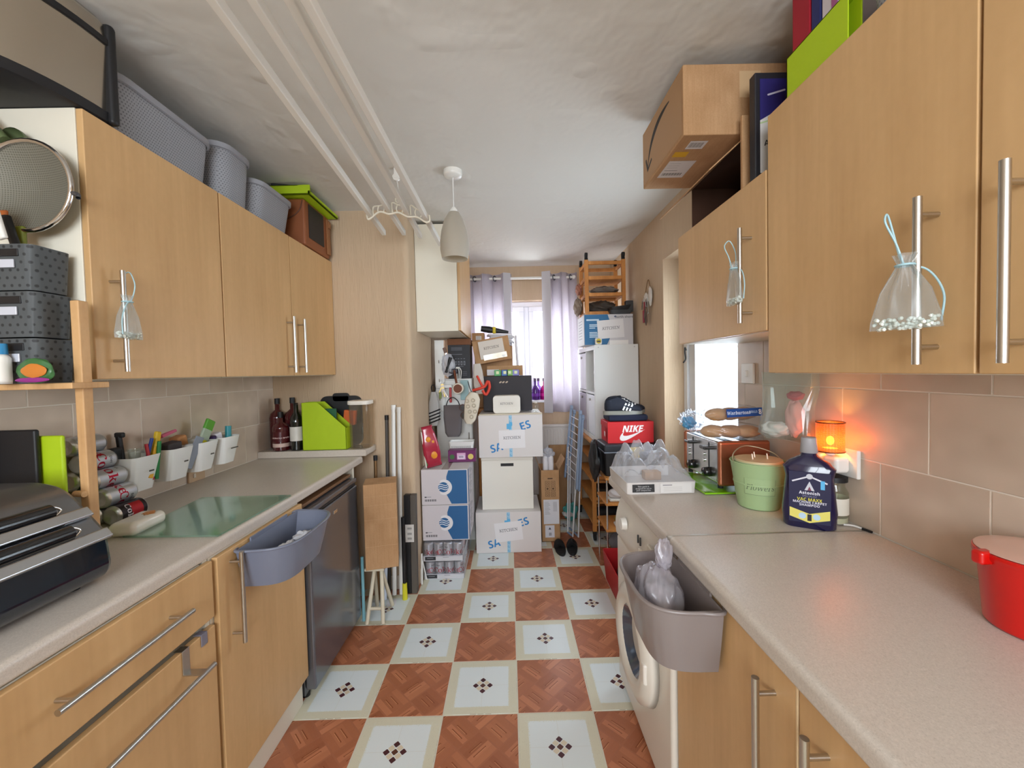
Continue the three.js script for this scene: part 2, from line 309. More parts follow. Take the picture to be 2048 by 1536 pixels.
// ---------------------------------------------------------------- fitted units
function handle(parent, x, y, z, len, axis, dir) { // bar handle 35 mm off a door; dir = +1 faces +x
  const o = dir * 0.036, r = 0.0065, e = len / 2, q = len / 2 - 0.03, g = [];
  const v = (t) => axis === 'y' ? [x + o, y + t, z] : [x + o, y, z + t], w = (t) => axis === 'y' ? [x, y + t, z] : [x, y, z + t];
  g.push(bar(v(-e), v(e), r, 14)); for (const t of [-q, q]) g.push(bar(w(t), v(t), 0.0045, 10));
  return mesh('handle', g, M.steel, parent);
}
// dir = +1: front faces +x (left run); doors = [zNear, zFar, handle z, handle yLow, handle yHigh]
function unit(name, label, xf, xb, y0, y1, zn, zf, dir, doors) {
  const t = thing(name, label, 'cabinet', [0, y0, 0]), d = 0.018 * dir, h = y1 - y0;
  mesh('carcass', span(xb, xf - d - dir * 0.001, 0, h, zn - 0.0015, zf + 0.0015, 0.002), M.carcass, t);
  for (const [a, b, hz, hl, hh] of doors) {
    const o = mesh('door', span(xf - d, xf, 0.002, h - 0.002, a - 0.0025, b + 0.0025, 0.0025), M.beech, t);
    if (hz !== undefined) handle(o, xf, (hl + hh) / 2 - y0, hz, hh - hl, 'y', dir);
  }
  return t;
}
const LX = -1.10, RX = 0.745;
unit('wall_cabinet', 'single-door beech wall cabinet under the steel bin', LX, LW + 0.005, 1.393, 2.108, -1.092, -1.593, 1, [[-1.092, -1.593, -1.145, 1.415, 1.695]]);
unit('wall_cabinet', 'double-door beech wall cabinet against the chimney breast', LX, LW + 0.005, 1.393, 2.108, -1.595, PZ + 0.002, 1, [[-1.595, -2.097, -2.045, 1.41, 1.69], [-2.097, PZ + 0.002, -2.15, 1.41, 1.69]]);
unit('wall_cabinet', 'short beech wall cabinet over the frosted back door', RX, RW - 0.003, 1.488, 1.948, -1.163, -1.765, -1, [[-1.163, -1.765, -1.235, 1.52, 1.806]]);
unit('wall_cabinet', 'tall double-door beech wall cabinet over the right worktop', RX, RW - 0.009, 1.366, 2.09, -0.118, -1.160, -1, [[-0.64, -1.160, -0.7, 1.385, 1.672], [-0.118, -0.64, -0.577, 1.385, 1.672]]);
// worktops with rounded front edge
const wtShape = (xf, xb, y0, y1, r) => { const s = new THREE.Shape(), k = Math.sign(xf - xb); s.moveTo(xb, y0); s.lineTo(xf - k * 0.004, y0); s.quadraticCurveTo(xf, y0, xf, y0 + 0.008); s.lineTo(xf, y1 - r); s.quadraticCurveTo(xf, y1, xf - k * r, y1); s.lineTo(xb, y1); s.closePath(); return s; };
const WT = 0.905;
function worktop(label, xf, xb, z0, z1, y1 = WT) { const g = extr(wtShape(xf, xb, y1 - 0.038, y1, 0.016), z0 - z1); return single('worktop', g.translate(0, 0, z1), M.worktop, label, 'worktop'); }
worktop('long stone-effect worktop with the contact grill on it', -0.885, LW + 0.009, 0.35, -2.42);
worktop('stone-effect worktop carrying the toaster over the washing machine', 0.445, RW - 0.009, -1.153, -1.83);
worktop('stone-effect worktop carrying the red tub', 0.452, RW - 0.009, 0.5, -1.147);
single('joint_strip', span(0.444, RW - 0.012, WT - 0.036, WT + 0.002, -1.1525, -1.1475, 0.0008), M.steel, 'thin metal strip joining the two right worktops', 'strip');
worktop('raised stone-effect ledge under the bottles and lime file', -0.86, LW + 0.009, -2.41, PZ + 0.002, WT + 0.04);
single('end_panel', span(-0.90, LW + 0.02, 0.0, WT - 0.04, -2.30, -2.32, 0.002), M.carcass, 'cream end panel beyond the fridge', 'panel');
// base units, left
const BX = -0.875;
{
  const t = thing('base_cabinet', 'beech base cabinet with a grey bin hung on its door', 'cabinet');
  mesh('carcass', span(LW + 0.02, BX - 0.02, 0.12, WT - 0.04, -1.182, -1.688, 0.002), M.carcass, t);
  mesh('plinth', span(LW + 0.05, BX - 0.03, 0, 0.12, -1.181, -1.688, 0.002), M.carcass, t, 'pale plinth');
  const d = mesh('door', span(BX - 0.018, BX, 0.125, WT - 0.045, -1.19, -1.685, 0.003), M.beech, t);
  handle(d, BX, 0.71, -1.245, 0.285, 'y', 1);
  const u = thing('base_cabinet', 'wide beech base unit with a drawer above a door', 'cabinet');
  mesh('carcass', span(LW + 0.02, BX - 0.02, 0.12, 0.655, 0.0, -1.178, 0.002), M.carcass, u); mesh('drawer_box', span(LW + 0.12, BX - 0.02, 0.712, WT - 0.045, -0.02, -1.15, 0.002), M.carcass, u); mesh('side_panel', span(LW + 0.02, BX - 0.02, 0.655, WT - 0.04, -1.16, -1.178, 0.002), M.carcass, u);
  mesh('plinth', span(LW + 0.05, BX - 0.03, 0, 0.12, 0.0, -1.178, 0.002), M.carcass, u);
  const dr = mesh('drawer_front', span(BX - 0.018, BX, 0.695, WT - 0.045, -0.2, -1.172, 0.003), M.beech, u);
  handle(dr, BX, 0.785, -0.89, 0.32, 'z', 1);
  const lo = mesh('door', span(BX - 0.018, BX, 0.125, 0.672, -0.2, -1.172, 0.003), M.beech, u);
  void lo;
  // towel rail hooked over the lower door
  const r = thing('towel_rail', 'steel over-door towel rail on the wide base unit', 'rail', [BX, 0.672, -0.89]);
  mesh('rail', bar([0.055, -0.06, 0.20], [0.055, -0.06, -0.2], 0.0065, 14), M.steel, r);
  for (const z of [-0.17, 0.17]) mesh('bracket', [span(0.001, 0.003, -0.06, 0.001, z - 0.012, z + 0.012, 0.0005), span(0.001, 0.055, -0.062, -0.059, z - 0.012, z + 0.012, 0.0005), span(-0.02, 0.003, 0.001, 0.003, z - 0.012, z + 0.012, 0.0005)], M.steel, r);
  for (const z of [-0.235, 0.24]) mesh('child_lock', [span(0.001, 0.004, -0.03, 0.001, z - 0.011, z + 0.011, 0.001), span(-0.02, 0.004, 0.001, 0.004, z - 0.011, z + 0.011, 0.001)], std('#7d7a88', 0.4), r);
}
// base units, right
{
  const X = 0.468, t = thing('base_cabinet', 'double-door beech base cabinet beside the washing machine', 'cabinet');
  mesh('carcass', span(X + 0.02, RW - 0.01, 0.12, WT - 0.04, -0.15, -1.148, 0.002), M.carcass, t);
  mesh('plinth', span(X + 0.05, RW - 0.05, 0, 0.12, -0.15, -1.148, 0.002), M.carcass, t);
  for (const [a, b, hz] of [[-0.66, -1.146, -0.712], [-0.16, -0.652, -0.59]]) {
    const d = mesh('door', span(X, X + 0.018, 0.125, WT - 0.045, a, b, 0.003), M.beech, t);
    mesh('edge_strip', span(X - 0.0005, X + 0.018, 0.125, WT - 0.045, a + 0.001, a + 0.005, 0.0005), std('#dcc096', 0.5), d);
    handle(d, X, 0.685, hz, 0.285, 'y', -1);
  }
}
// fridge
{
  const t = thing('fridge', 'silver-grey undercounter fridge beneath the left worktop', 'fridge', [-0.855, 0, -1.965]);
  mesh('body', span(-0.56, -0.045, 0.02, 0.83, -0.265, 0.265, 0.004), M.darkSteel, t);
  mesh('top', span(-0.57, -0.03, 0.83, 0.845, -0.265, 0.265, 0.004), std('#7a5638', 0.5), t, 'brown wood-look top edge');
  const d = mesh('door', [rbox(0.045, 0.735, 0.535, -0.02, 0.4175, 0, 0.008, 3), span(-0.045, 0.002, 0.80, 0.825, -0.267, 0.267, 0.006)], phys('#6c6f77', 0.2, { metalness: 0.6, clearcoat: 0.4, clearcoatRoughness: 0.12 }), t);
  mesh('handle_recess', span(-0.04, -0.001, 0.787, 0.799, -0.25, 0.25, 0.003), M.black, d);
  mesh('badge', rbox(0.004, 0.016, 0.04, 0.004, 0.735, 0.02, 0.002, 2), M.chrome, d);
  for (const z of [-0.23, 0.23]) mesh('foot', cyl(0.016, 0.016, 0.02, -0.06, 0.01, z), M.black, t);
}
// washing machine
{
  const X0 = 0.455, t = thing('washing_machine', 'cream white front-loading washing machine under the worktop', 'washing machine', [X0, 0, -1.45]);
  const ivory = phys('#e4ded2', 0.3, { clearcoat: 0.3, clearcoatRoughness: 0.2 });
  mesh('body', span(0.02, 0.54, 0.015, 0.845, -0.295, 0.293, 0.006), ivory, t);
  mesh('front_panel', rbox(0.04, 0.62, 0.586, 0.02, 0.365, 0, 0.012), ivory, t);
  const cp = new THREE.Shape(); cp.moveTo(0.05, 0.68); cp.lineTo(0.0, 0.685); cp.quadraticCurveTo(-0.012, 0.76, 0.03, 0.85); cp.lineTo(0.05, 0.85); cp.closePath();
  const pn = mesh('control_panel', extr(cp, 0.58, 0.003).translate(0, 0, -0.29), ivory, t);
  for (const [z, h] of [[0.02, 0.03], [0.045, 0.03]]) mesh('indicator', rbox(0.006, h, 0.006, -0.006, 0.78, z, 0.002, 2), M.darkPlastic, pn);
  for (const z of [0.05]) mesh('button', rbox(0.012, 0.035, 0.016, -0.008, 0.74, z, 0.003, 2), std('#f2efe8', 0.3), pn);
  mesh('dial', [at(cyl(0.026, 0.022, 0.02, 0, 0, 0, 28), -0.012, 0.77, -0.15, 0, 0, Math.PI / 2)], std('#efece4', 0.3), pn);
  mesh('detergent_drawer', rbox(0.012, 0.07, 0.14, -0.004, 0.77, 0.19, 0.004, 2), std('#dad4c8', 0.35), pn);
  const dr = mesh('porthole_ring', at(lathe([[0.118, 0.03], [0.13, 0.042], [0.16, 0.045], [0.19, 0.03], [0.2, 0.0], [0.118, 0.0], [0.118, 0.03]], 48), 0, 0.40, 0.0, 0, 0, Math.PI / 2), ivory, t);
  mesh('porthole_glass', at(lathe([[0, -0.03], [0.06, -0.02], [0.1, 0.008], [0.119, 0.03]], 40), 0, 0.40, 0, 0, 0, Math.PI / 2), phys('#4a5260', 0.08, { clearcoat: 1 }), dr, 'dark curved glass');
  mesh('door_catch', rbox(0.02, 0.07, 0.03, -0.035, 0.4, 0.165, 0.008), std('#efeae0', 0.3), dr);
  for (const [x, z] of [[0.08, 0.25], [0.08, -0.25], [0.48, 0.25], [0.48, -0.25]]) mesh('foot', cyl(0.02, 0.02, 0.02, x, 0.01, z), M.black, t);
}

// ---------------------------------------------------------------- left run: on top of the wall cabinets
const CT = 2.109;
{
  const t = thing('waste_bin', 'half-round brushed steel bin with black rims on the wall cabinet', 'bin', [-1.275, CT, -1.165]), R = (w, d, y) => dRing(w, d, y, 28, 2.05).map(([x, yy, z]) => [z, yy, x]).reverse();
  const br = std('#c4bbae', 0.2, { metalness: 1 });
  mesh('body', loft([R(0.34, 0.30, 0.03), R(0.36, 0.315, 0.215)], [true, true]), br, t);
  mesh('base_rim', loft([R(0.34, 0.30, 0), R(0.35, 0.308, 0.004), R(0.352, 0.31, 0.03), R(0.33, 0.295, 0.031)]), M.black, t);
  mesh('lid_rim', loft([R(0.35, 0.31, 0.21), R(0.37, 0.325, 0.212), R(0.37, 0.325, 0.228), R(0.35, 0.31, 0.23)]), M.black, t);
  mesh('lid', loft([R(0.355, 0.312, 0.23), R(0.352, 0.31, 0.265), R(0.31, 0.27, 0.292), R(0.1, 0.08, 0.3)], [true, true], 1.2), br, t);
  mesh('back_panel', span(-0.19, 0.19, 0, 0.275, -0.025, 0.0, 0.01), M.black, t, 'black plastic back');
}
const holeTex = (bg, hole, n = 14) => canvasTex(256, 256, (x, w) => { fill(x, bg, w, w); x.fillStyle = hole; const s = w / n; for (let i = 0; i < n; i++) for (let j = 0; j < n; j++) { x.beginPath(); x.ellipse((i + 0.5 + (j & 1) * 0.5) * s, (j + 0.5) * s, s * 0.24, s * 0.24, 0, 0, 7); x.fill(); } });
const HOLES = holeTex('#9a9ca2', '#6a6c72'); HOLES.wrapS = HOLES.wrapT = THREE.RepeatWrapping;
M.basket = std('#ffffff', 0.55, { map: rep(HOLES, 8, 8) });
function basket(label, w, d, h, pos, ry, rz = 0) {
  const t = thing('storage_basket', label, 'basket', pos, ry, 'grey baskets on the wall cabinets');
  mesh('body', tub(w * 0.9, d * 0.93, w, d, h, 0.06, 0.004), M.basket, t);
  mesh('rim', loft([rr(w, d, 0.06, h - 0.022), rr(w + 0.014, d + 0.014, 0.065, h - 0.02), rr(w + 0.014, d + 0.014, 0.065, h), rr(w - 0.008, d - 0.008, 0.056, h + 0.002)], [false, false]), M.greyPlastic, t);
  t.rotation.z = rz; delete t.userData.group; return t;
}
basket('long grey perforated basket beside the steel bin', 0.34, 0.42, 0.195, [-1.305, CT, -1.425], 0);
basket('upright grey perforated basket between two other baskets', 0.33, 0.2, 0.235, [-1.29, CT, -1.765], 0);
basket('tilted grey basket showing its open inside next to the brown file', 0.3, 0.31, 0.19, [-1.285, CT + 0.012, -2.045], 0, -0.08);
{
  const t = thing('document_case', 'brown document case with a black side panel on the wall cabinet', 'case', [-1.24, CT, -2.4]);
  const br = std('#8a4f2c', 0.5);
  mesh('body', rbox(0.3, 0.25, 0.3, 0, 0.126, 0, 0.012), br, t);
  mesh('flap', tube([[-0.12, 0.14, 0.152], [0, 0.125, 0.153], [0.08, 0.15, 0.153], [0.125, 0.19, 0.152], [0.14, 0.24, 0.151]], 0.003), std('#5a2f18', 0.5), t);
  mesh('side_panel', span(0.15, 0.154, 0.05, 0.235, -0.07, 0.11, 0.002), M.black, t, 'black inset panel');
  mesh('strap', [span(0.15, 0.16, 0.02, 0.23, -0.145, -0.105, 0.003), span(0.155, 0.168, 0.18, 0.22, -0.14, -0.115, 0.003)], std('#8f5e38', 0.5), t);
  const f = thing('magazine_file', 'lime green file lying flat on the brown document case', 'file', [-1.2, CT + 0.254, -2.37]);
  mesh('body', [span(-0.2, 0.16, 0, 0.006, -0.2, 0.16, 0.001), span(-0.2, 0.16, 0, 0.05, 0.15, 0.16, 0.001), span(0.15, 0.16, 0, 0.02, -0.2, 0.16, 0.001), span(-0.2, 0.1, 0.045, 0.05, -0.1, 0.16, 0.001)], M.lime, f);
  const h = thing('black_brush', 'black handle lying on the lime file near the ceiling', 'brush', [-1.17, CT + 0.309, -2.24]); mesh('handle', at(rbox(0.16, 0.014, 0.022, 0, 0.002, 0, 0.006), 0, 0, 0, 0, 0.25), M.black, h);
}
// ---------------------------------------------------------------- left run: rack beside the wall cabinet
{
  const t = thing('spice_rack', 'narrow wooden rack standing at the end of the left cabinets', 'rack', [-1.25, WT, -1.04]);
  mesh('post', span(0.152, 0.174, 0, 0.69, -0.02, 0.006, 0.003), M.shelfWood, t); mesh('post', span(-0.24, -0.21, 0, 0.69, -0.02, 0.012, 0.003), M.shelfWood, t);
  mesh('shelf', span(-0.24, 0.192, 0.468, 0.483, -0.045, 0.048, 0.002), M.shelfWood, t);
  mesh('peg', bar([0.14, 0.2, 0.006], [0.17, 0.2, 0.012], 0.008), M.shelfWood, t);
  const dk = canvasTex(128, 128, (x, w) => { fill(x, '#4b4f51', w, w); x.fillStyle = '#26282a'; for (let i = 0; i < 6; i++) for (let j = 0; j < 6; j++) { x.beginPath(); x.arc((i + (j & 1) * 0.5 + 0.3) * 21, (j + 0.5) * 21, 4, 0, 7); x.fill(); } });
  dk.wrapS = dk.wrapT = THREE.RepeatWrapping; const bm = std('#ffffff', 0.6, { map: rep(dk, 9, 9) });
  ['bottom', 'middle', 'top'].forEach((n, i) => {
    const b = thing('small_basket', `dark grey perforated basket with a clear tag, ${n} of the stack of three`, 'basket', [-1.232, 1.3885 + i * 0.112, -1.03]);
    mesh('body', tub(0.2, 0.085, 0.21, 0.095, 0.108, 0.018, 0.003), bm, b);
    mesh('grip_hole', rbox(0.06, 0.018, 0.004, 0.045, 0.088, 0.0465, 0.0015, 2), M.black, b);
    mesh('tag', rbox(0.05, 0.02, 0.004, 0.04, 0.062, 0.048, 0.0015, 2), phys('#c9cdd8', 0.1, { clearcoat: 1 }), b, 'clear plastic tag');
  });
  const s = thing('sieve', 'round wire sieve hung on the end of the wall cabinet', 'sieve', [-1.2, 1.885, -1.045]);
  const mt = canvasTex(128, 128, (x, w) => { fill(x, '#68675c', w, w); x.strokeStyle = '#86857a'; x.lineWidth = 2; for (let i = 0; i < w; i += 6) { x.beginPath(); x.moveTo(i, 0); x.lineTo(i, w); x.moveTo(0, i); x.lineTo(w, i); x.stroke(); } });
  mt.wrapS = mt.wrapT = THREE.RepeatWrapping;
  mesh('rim', at(torus(0.112, 0.006), 0, 0, 0), M.chrome, s);
  mesh('mesh_bowl', uvm(at(lathe([[0, 0.03], [0.04, 0.026], [0.08, 0.014], [0.112, 0]].reverse(), 32), 0, 0, 0, -Math.PI / 2), 9), std('#ffffff', 0.5, { map: mt, metalness: 0.4, side: THREE.DoubleSide }), s);
  mesh('rest_hook', tube([[0.112, -0.02, 0], [0.128, -0.025, 0], [0.132, -0.035, 0.004]], 0.005), M.darkSteel, s);
  mesh('grip', rbox(0.022, 0.12, 0.012, -0.02, -0.16, 0, 0.005), std('#77802a', 0.5), s);
  const l = thing('ladle', 'green plastic ladle hung behind the wire sieve', 'ladle', [-1.27, 1.93, -1.05]);
  mesh('handle', bar([-0.06, 0.16, 0.0], [0.02, 0.07, 0], 0.012), std('#5c6a45', 0.5), l); mesh('bowl', at(new THREE.SphereGeometry(0.035, 20, 12, 0, 6.3, 0, 1.6), 0.02, 0.075, -0.012, -Math.PI / 2), std('#5c6a45', 0.5), l);
  const c = thing('measuring_scoop', 'white plastic scoop hung in front of the sieve', 'scoop', [-1.205, 1.765, -0.98]);
  mesh('ring', at(torus(0.024, 0.006, 28, 8), -0.025, 0.035, 0, 0, 0.3), M.whiteGloss, c); mesh('arm', at(rbox(0.022, 0.075, 0.012, 0.008, 0.0, 0.0, 0.005), 0, 0, 0, 0, 0, 0.25), M.whiteGloss, c);
  const sp = thing('spatula', 'orange and dark utensil hanging behind the white scoop', 'spatula', [-1.245, 1.78, -1.02]); mesh('blade', rbox(0.05, 0.07, 0.006, 0, 0.0, 0, 0.003), std('#b8642a', 0.5), sp); mesh('shank', bar([0.02, 0.02, 0], [0.05, -0.09, 0], 0.009), M.black, sp);
  const bt = thing('bleach_bottle', 'white bottle with a blue cap in front of the dark baskets', 'bottle', [-1.188, 1.3885, -0.962]);
  mesh('body', lathe([[0, 0], [0.016, 0], [0.017, 0.01], [0.017, 0.06], [0.011, 0.07], [0, 0.07]], 20), M.whiteGloss, bt); mesh('cap', cyl(0.0125, 0.012, 0.025, 0, 0.082, 0), std('#2f86b8', 0.4), bt);
  const pk = thing('food_packet', 'green and orange snack packet in front of the dark baskets', 'packet', [-1.12, 1.3885, -0.972]);
  mesh('pouch', lump(0.085, 0.06, 0.02, 0.06, 2, 3, 4).translate(0, 0.03, 0), std('#3c6b3a', 0.35), pk); mesh('print', lump(0.06, 0.032, 0.006, 0.05, 2, 2, 2).translate(0.006, 0.03, 0.009), std('#c8792e', 0.35), pk); mesh('stripe', lump(0.08, 0.012, 0.006, 0.04, 2, 2, 1).translate(0, 0.008, 0.008), std('#8d2b7e', 0.35), pk);
}
// ---------------------------------------------------------------- left worktop
{
  const g = thing('contact_grill', 'black and steel contact grill on the left worktop', 'grill', [-1.0, WT, -0.8]);
  const prof = (pts) => { const s = new THREE.Shape(); s.moveTo(...pts[0]); for (let i = 1; i < pts.length; i++) pts[i].length === 4 ? s.quadraticCurveTo(...pts[i]) : s.lineTo(...pts[i]); s.closePath(); return s; };
  mesh('base', extr(prof([[-0.3, 0.02], [-0.01, 0.02], [0.012, 0.025, 0.012, 0.05], [0.006, 0.1], [-0.3, 0.1]]), 0.35, 0.012).translate(0, 0, -0.175), phys('#14202c', 0.1, { clearcoat: 1, clearcoatRoughness: 0.05 }), g, 'glossy blue-black lower housing');
  const lid = mesh('lid', extr(prof([[-0.3, 0.104], [0.0, 0.104], [0.008, 0.11, 0.004, 0.125], [-0.06, 0.2], [-0.09, 0.232, -0.14, 0.235], [-0.3, 0.235]]), 0.34, 0.012).translate(0, 0, -0.17), std('#8a8c90', 0.3, { metalness: 0.9 }), g);
  // slots and bars follow the sloping lid front, which runs from (0.004, 0.125) to (-0.06, 0.2)
  const nx = 0.76, ny = 0.65, on = (s) => [0.004 - 0.064 * s + nx * 0.012, 0.125 + 0.075 * s + ny * 0.012];
  for (const s of [0.16, 0.8]) { const [x, y] = on(s); mesh('slot', bar([x, y, -0.11], [x, y, 0.17], 0.018, 16), M.blackGloss, lid); mesh('slot_trim', tube([[x + 0.004, y + 0.014, -0.08], [x + 0.007, y + 0.012, -0.11], [x + 0.011, y, -0.124], [x + 0.007, y - 0.012, -0.11], [x + 0.004, y - 0.014, -0.08]], 0.003), M.chrome, lid); }
  for (const s of [0.48, -0.2]) { const [x, y] = on(s); mesh('handle_bar', at(rbox(0.012, 0.026, 0.34, 0, 0, 0, 0.004), x + 0.008, y + 0.006, 0.0, 0, 0, 0.7), std('#c9cbce', 0.25, { metalness: 1 }), lid); }
  for (const [x, z] of [[-0.03, -0.14], [-0.03, 0.14], [-0.27, -0.14], [-0.27, 0.14]]) mesh('foot', cyl(0.014, 0.014, 0.02, x, 0.01, z), M.rubber, g);
  const bt = thing('baking_tray', 'black tray standing upright behind the contact grill', 'tray', [-1.40, WT, -1.128]);
  mesh('tray', rbox(0.19, 0.355, 0.014, 0, 0.178, 0, 0.006), M.black, bt);
  const lb = single('chopping_board', rbox(0.2, 0.335, 0.012, 0, 0.168, 0, 0.006), M.lime, 'lime green board standing behind the black tray', 'board', [-1.352, WT, -1.145]); void lb;
  // silver cans, laid in a pile against the wall
  const canLabel = (bg, fg) => canvasTex(512, 256, (x, w, h) => { fill(x, bg, w, h); for (const k of [0.25, 0.75]) words(x, 'Coke', w * k, h * 0.52, 118, fg, { font: 'serif' }); words(x, 'Diet', w * 0.12, h * 0.2, 34, '#55585e'); words(x, 'Diet', w * 0.62, h * 0.2, 34, '#55585e'); });
  const LB = canLabel('#c9ccd1', '#b3122e'), RB = canvasTex(256, 128, (x, w, h) => { fill(x, '#23191c', w, h); x.fillStyle = '#b01722'; x.fillRect(20, 20, 90, 60); x.fillRect(150, 40, 80, 50); words(x, 'Coke', 64, 90, 36, '#d8d0d0', { font: 'serif' }); });
  M.can = std('#ffffff', 0.3, { map: LB, metalness: 0.75 }); M.canEnd = std('#cfd2d6', 0.3, { metalness: 1 });
  function can(label, mat, pos) {
    const t = thing('drink_can', label, 'can', pos); t.rotation.order = 'XYZ';
    mesh('body', cyl(0.033, 0.033, 0.093, 0, 0.0575, 0, 28, true), mat, t);
    mesh('can_base', lathe([[0, 0.006], [0.022, 0.004], [0.025, 0], [0.033, 0.011]], 24), M.canEnd, t); mesh('can_top', lathe([[0.033, 0.104], [0.027, 0.114], [0.026, 0.115], [0.024, 0.112], [0, 0.111]], 24), M.canEnd, t);
    return t;
  }
  const rows = [3, 2, 2, 1, 1];
  rows.forEach((n, r) => { for (let k = 0; k < n; k++) {
    const red = r === 0 && k === 0, c = can(red ? 'dark red and black can at the foot of the pile of silver cans' : `silver drink can lying in the ${['bottom', 'second', 'third', 'fourth', 'topmost'][r]} row of the pile by the left wall`, red ? std('#ffffff', 0.32, { map: RB, metalness: 0.4 }) : M.can, [-1.335 - k * 0.0672 - r * 0.0336, WT + 0.0332 + r * 0.0583, -1.345]);
    c.rotation.x = -Math.PI / 2; c.rotation.y = 0; c.rotation.z = 0; c.children[0].rotation.y = r * 1.3 + k; if (!red) c.userData.group = 'cans piled by the left wall';
  } });
  const wp = thing('noodle_packet', 'white packet with orange flowers beside the contact grill', 'packet', [-1.21, WT, -1.31]);
  wp.rotation.y = 0.1;
  mesh('pouch', rbox(0.085, 0.045, 0.14, 0, 0.023, 0, 0.02, 4), phys('#e6e0d2', 0.3, { clearcoat: 0.5 }), wp);
  mesh('flower_print', [at(lump(0.03, 0.004, 0.045, 0.25, 4, 2, 1), 0.012, 0.0455, -0.03, 0, 0.3)], std('#d98a3c', 0.4), wp);
  const a = [[245, 1073], [436, 1071], [582, 990], [404, 995]].map(([u, v]) => P(u, v, 'y', WT + 0.006));
  const gb = shape(a.map((p) => [p.x, -p.z])), gg = extr(gb, 0.005); gg.rotateX(-Math.PI / 2);
  const gbd = thing('glass_board', 'pale green glass chopping board flat on the left worktop', 'board', [0, WT, 0]);
  mesh('glass', gg.translate(0, 0.0025, 0), phys('#dcf0e6', 0.1, { transmission: 0.9, thickness: 0, ior: 1.5 }), gbd);
  a.forEach((p) => mesh('foot', cyl(0.008, 0.008, 0.0025, p.x * 0.97 + -1.2 * 0.03, 0.0012, p.z * 0.96 - 1.6 * 0.04), M.clear, gbd));
}
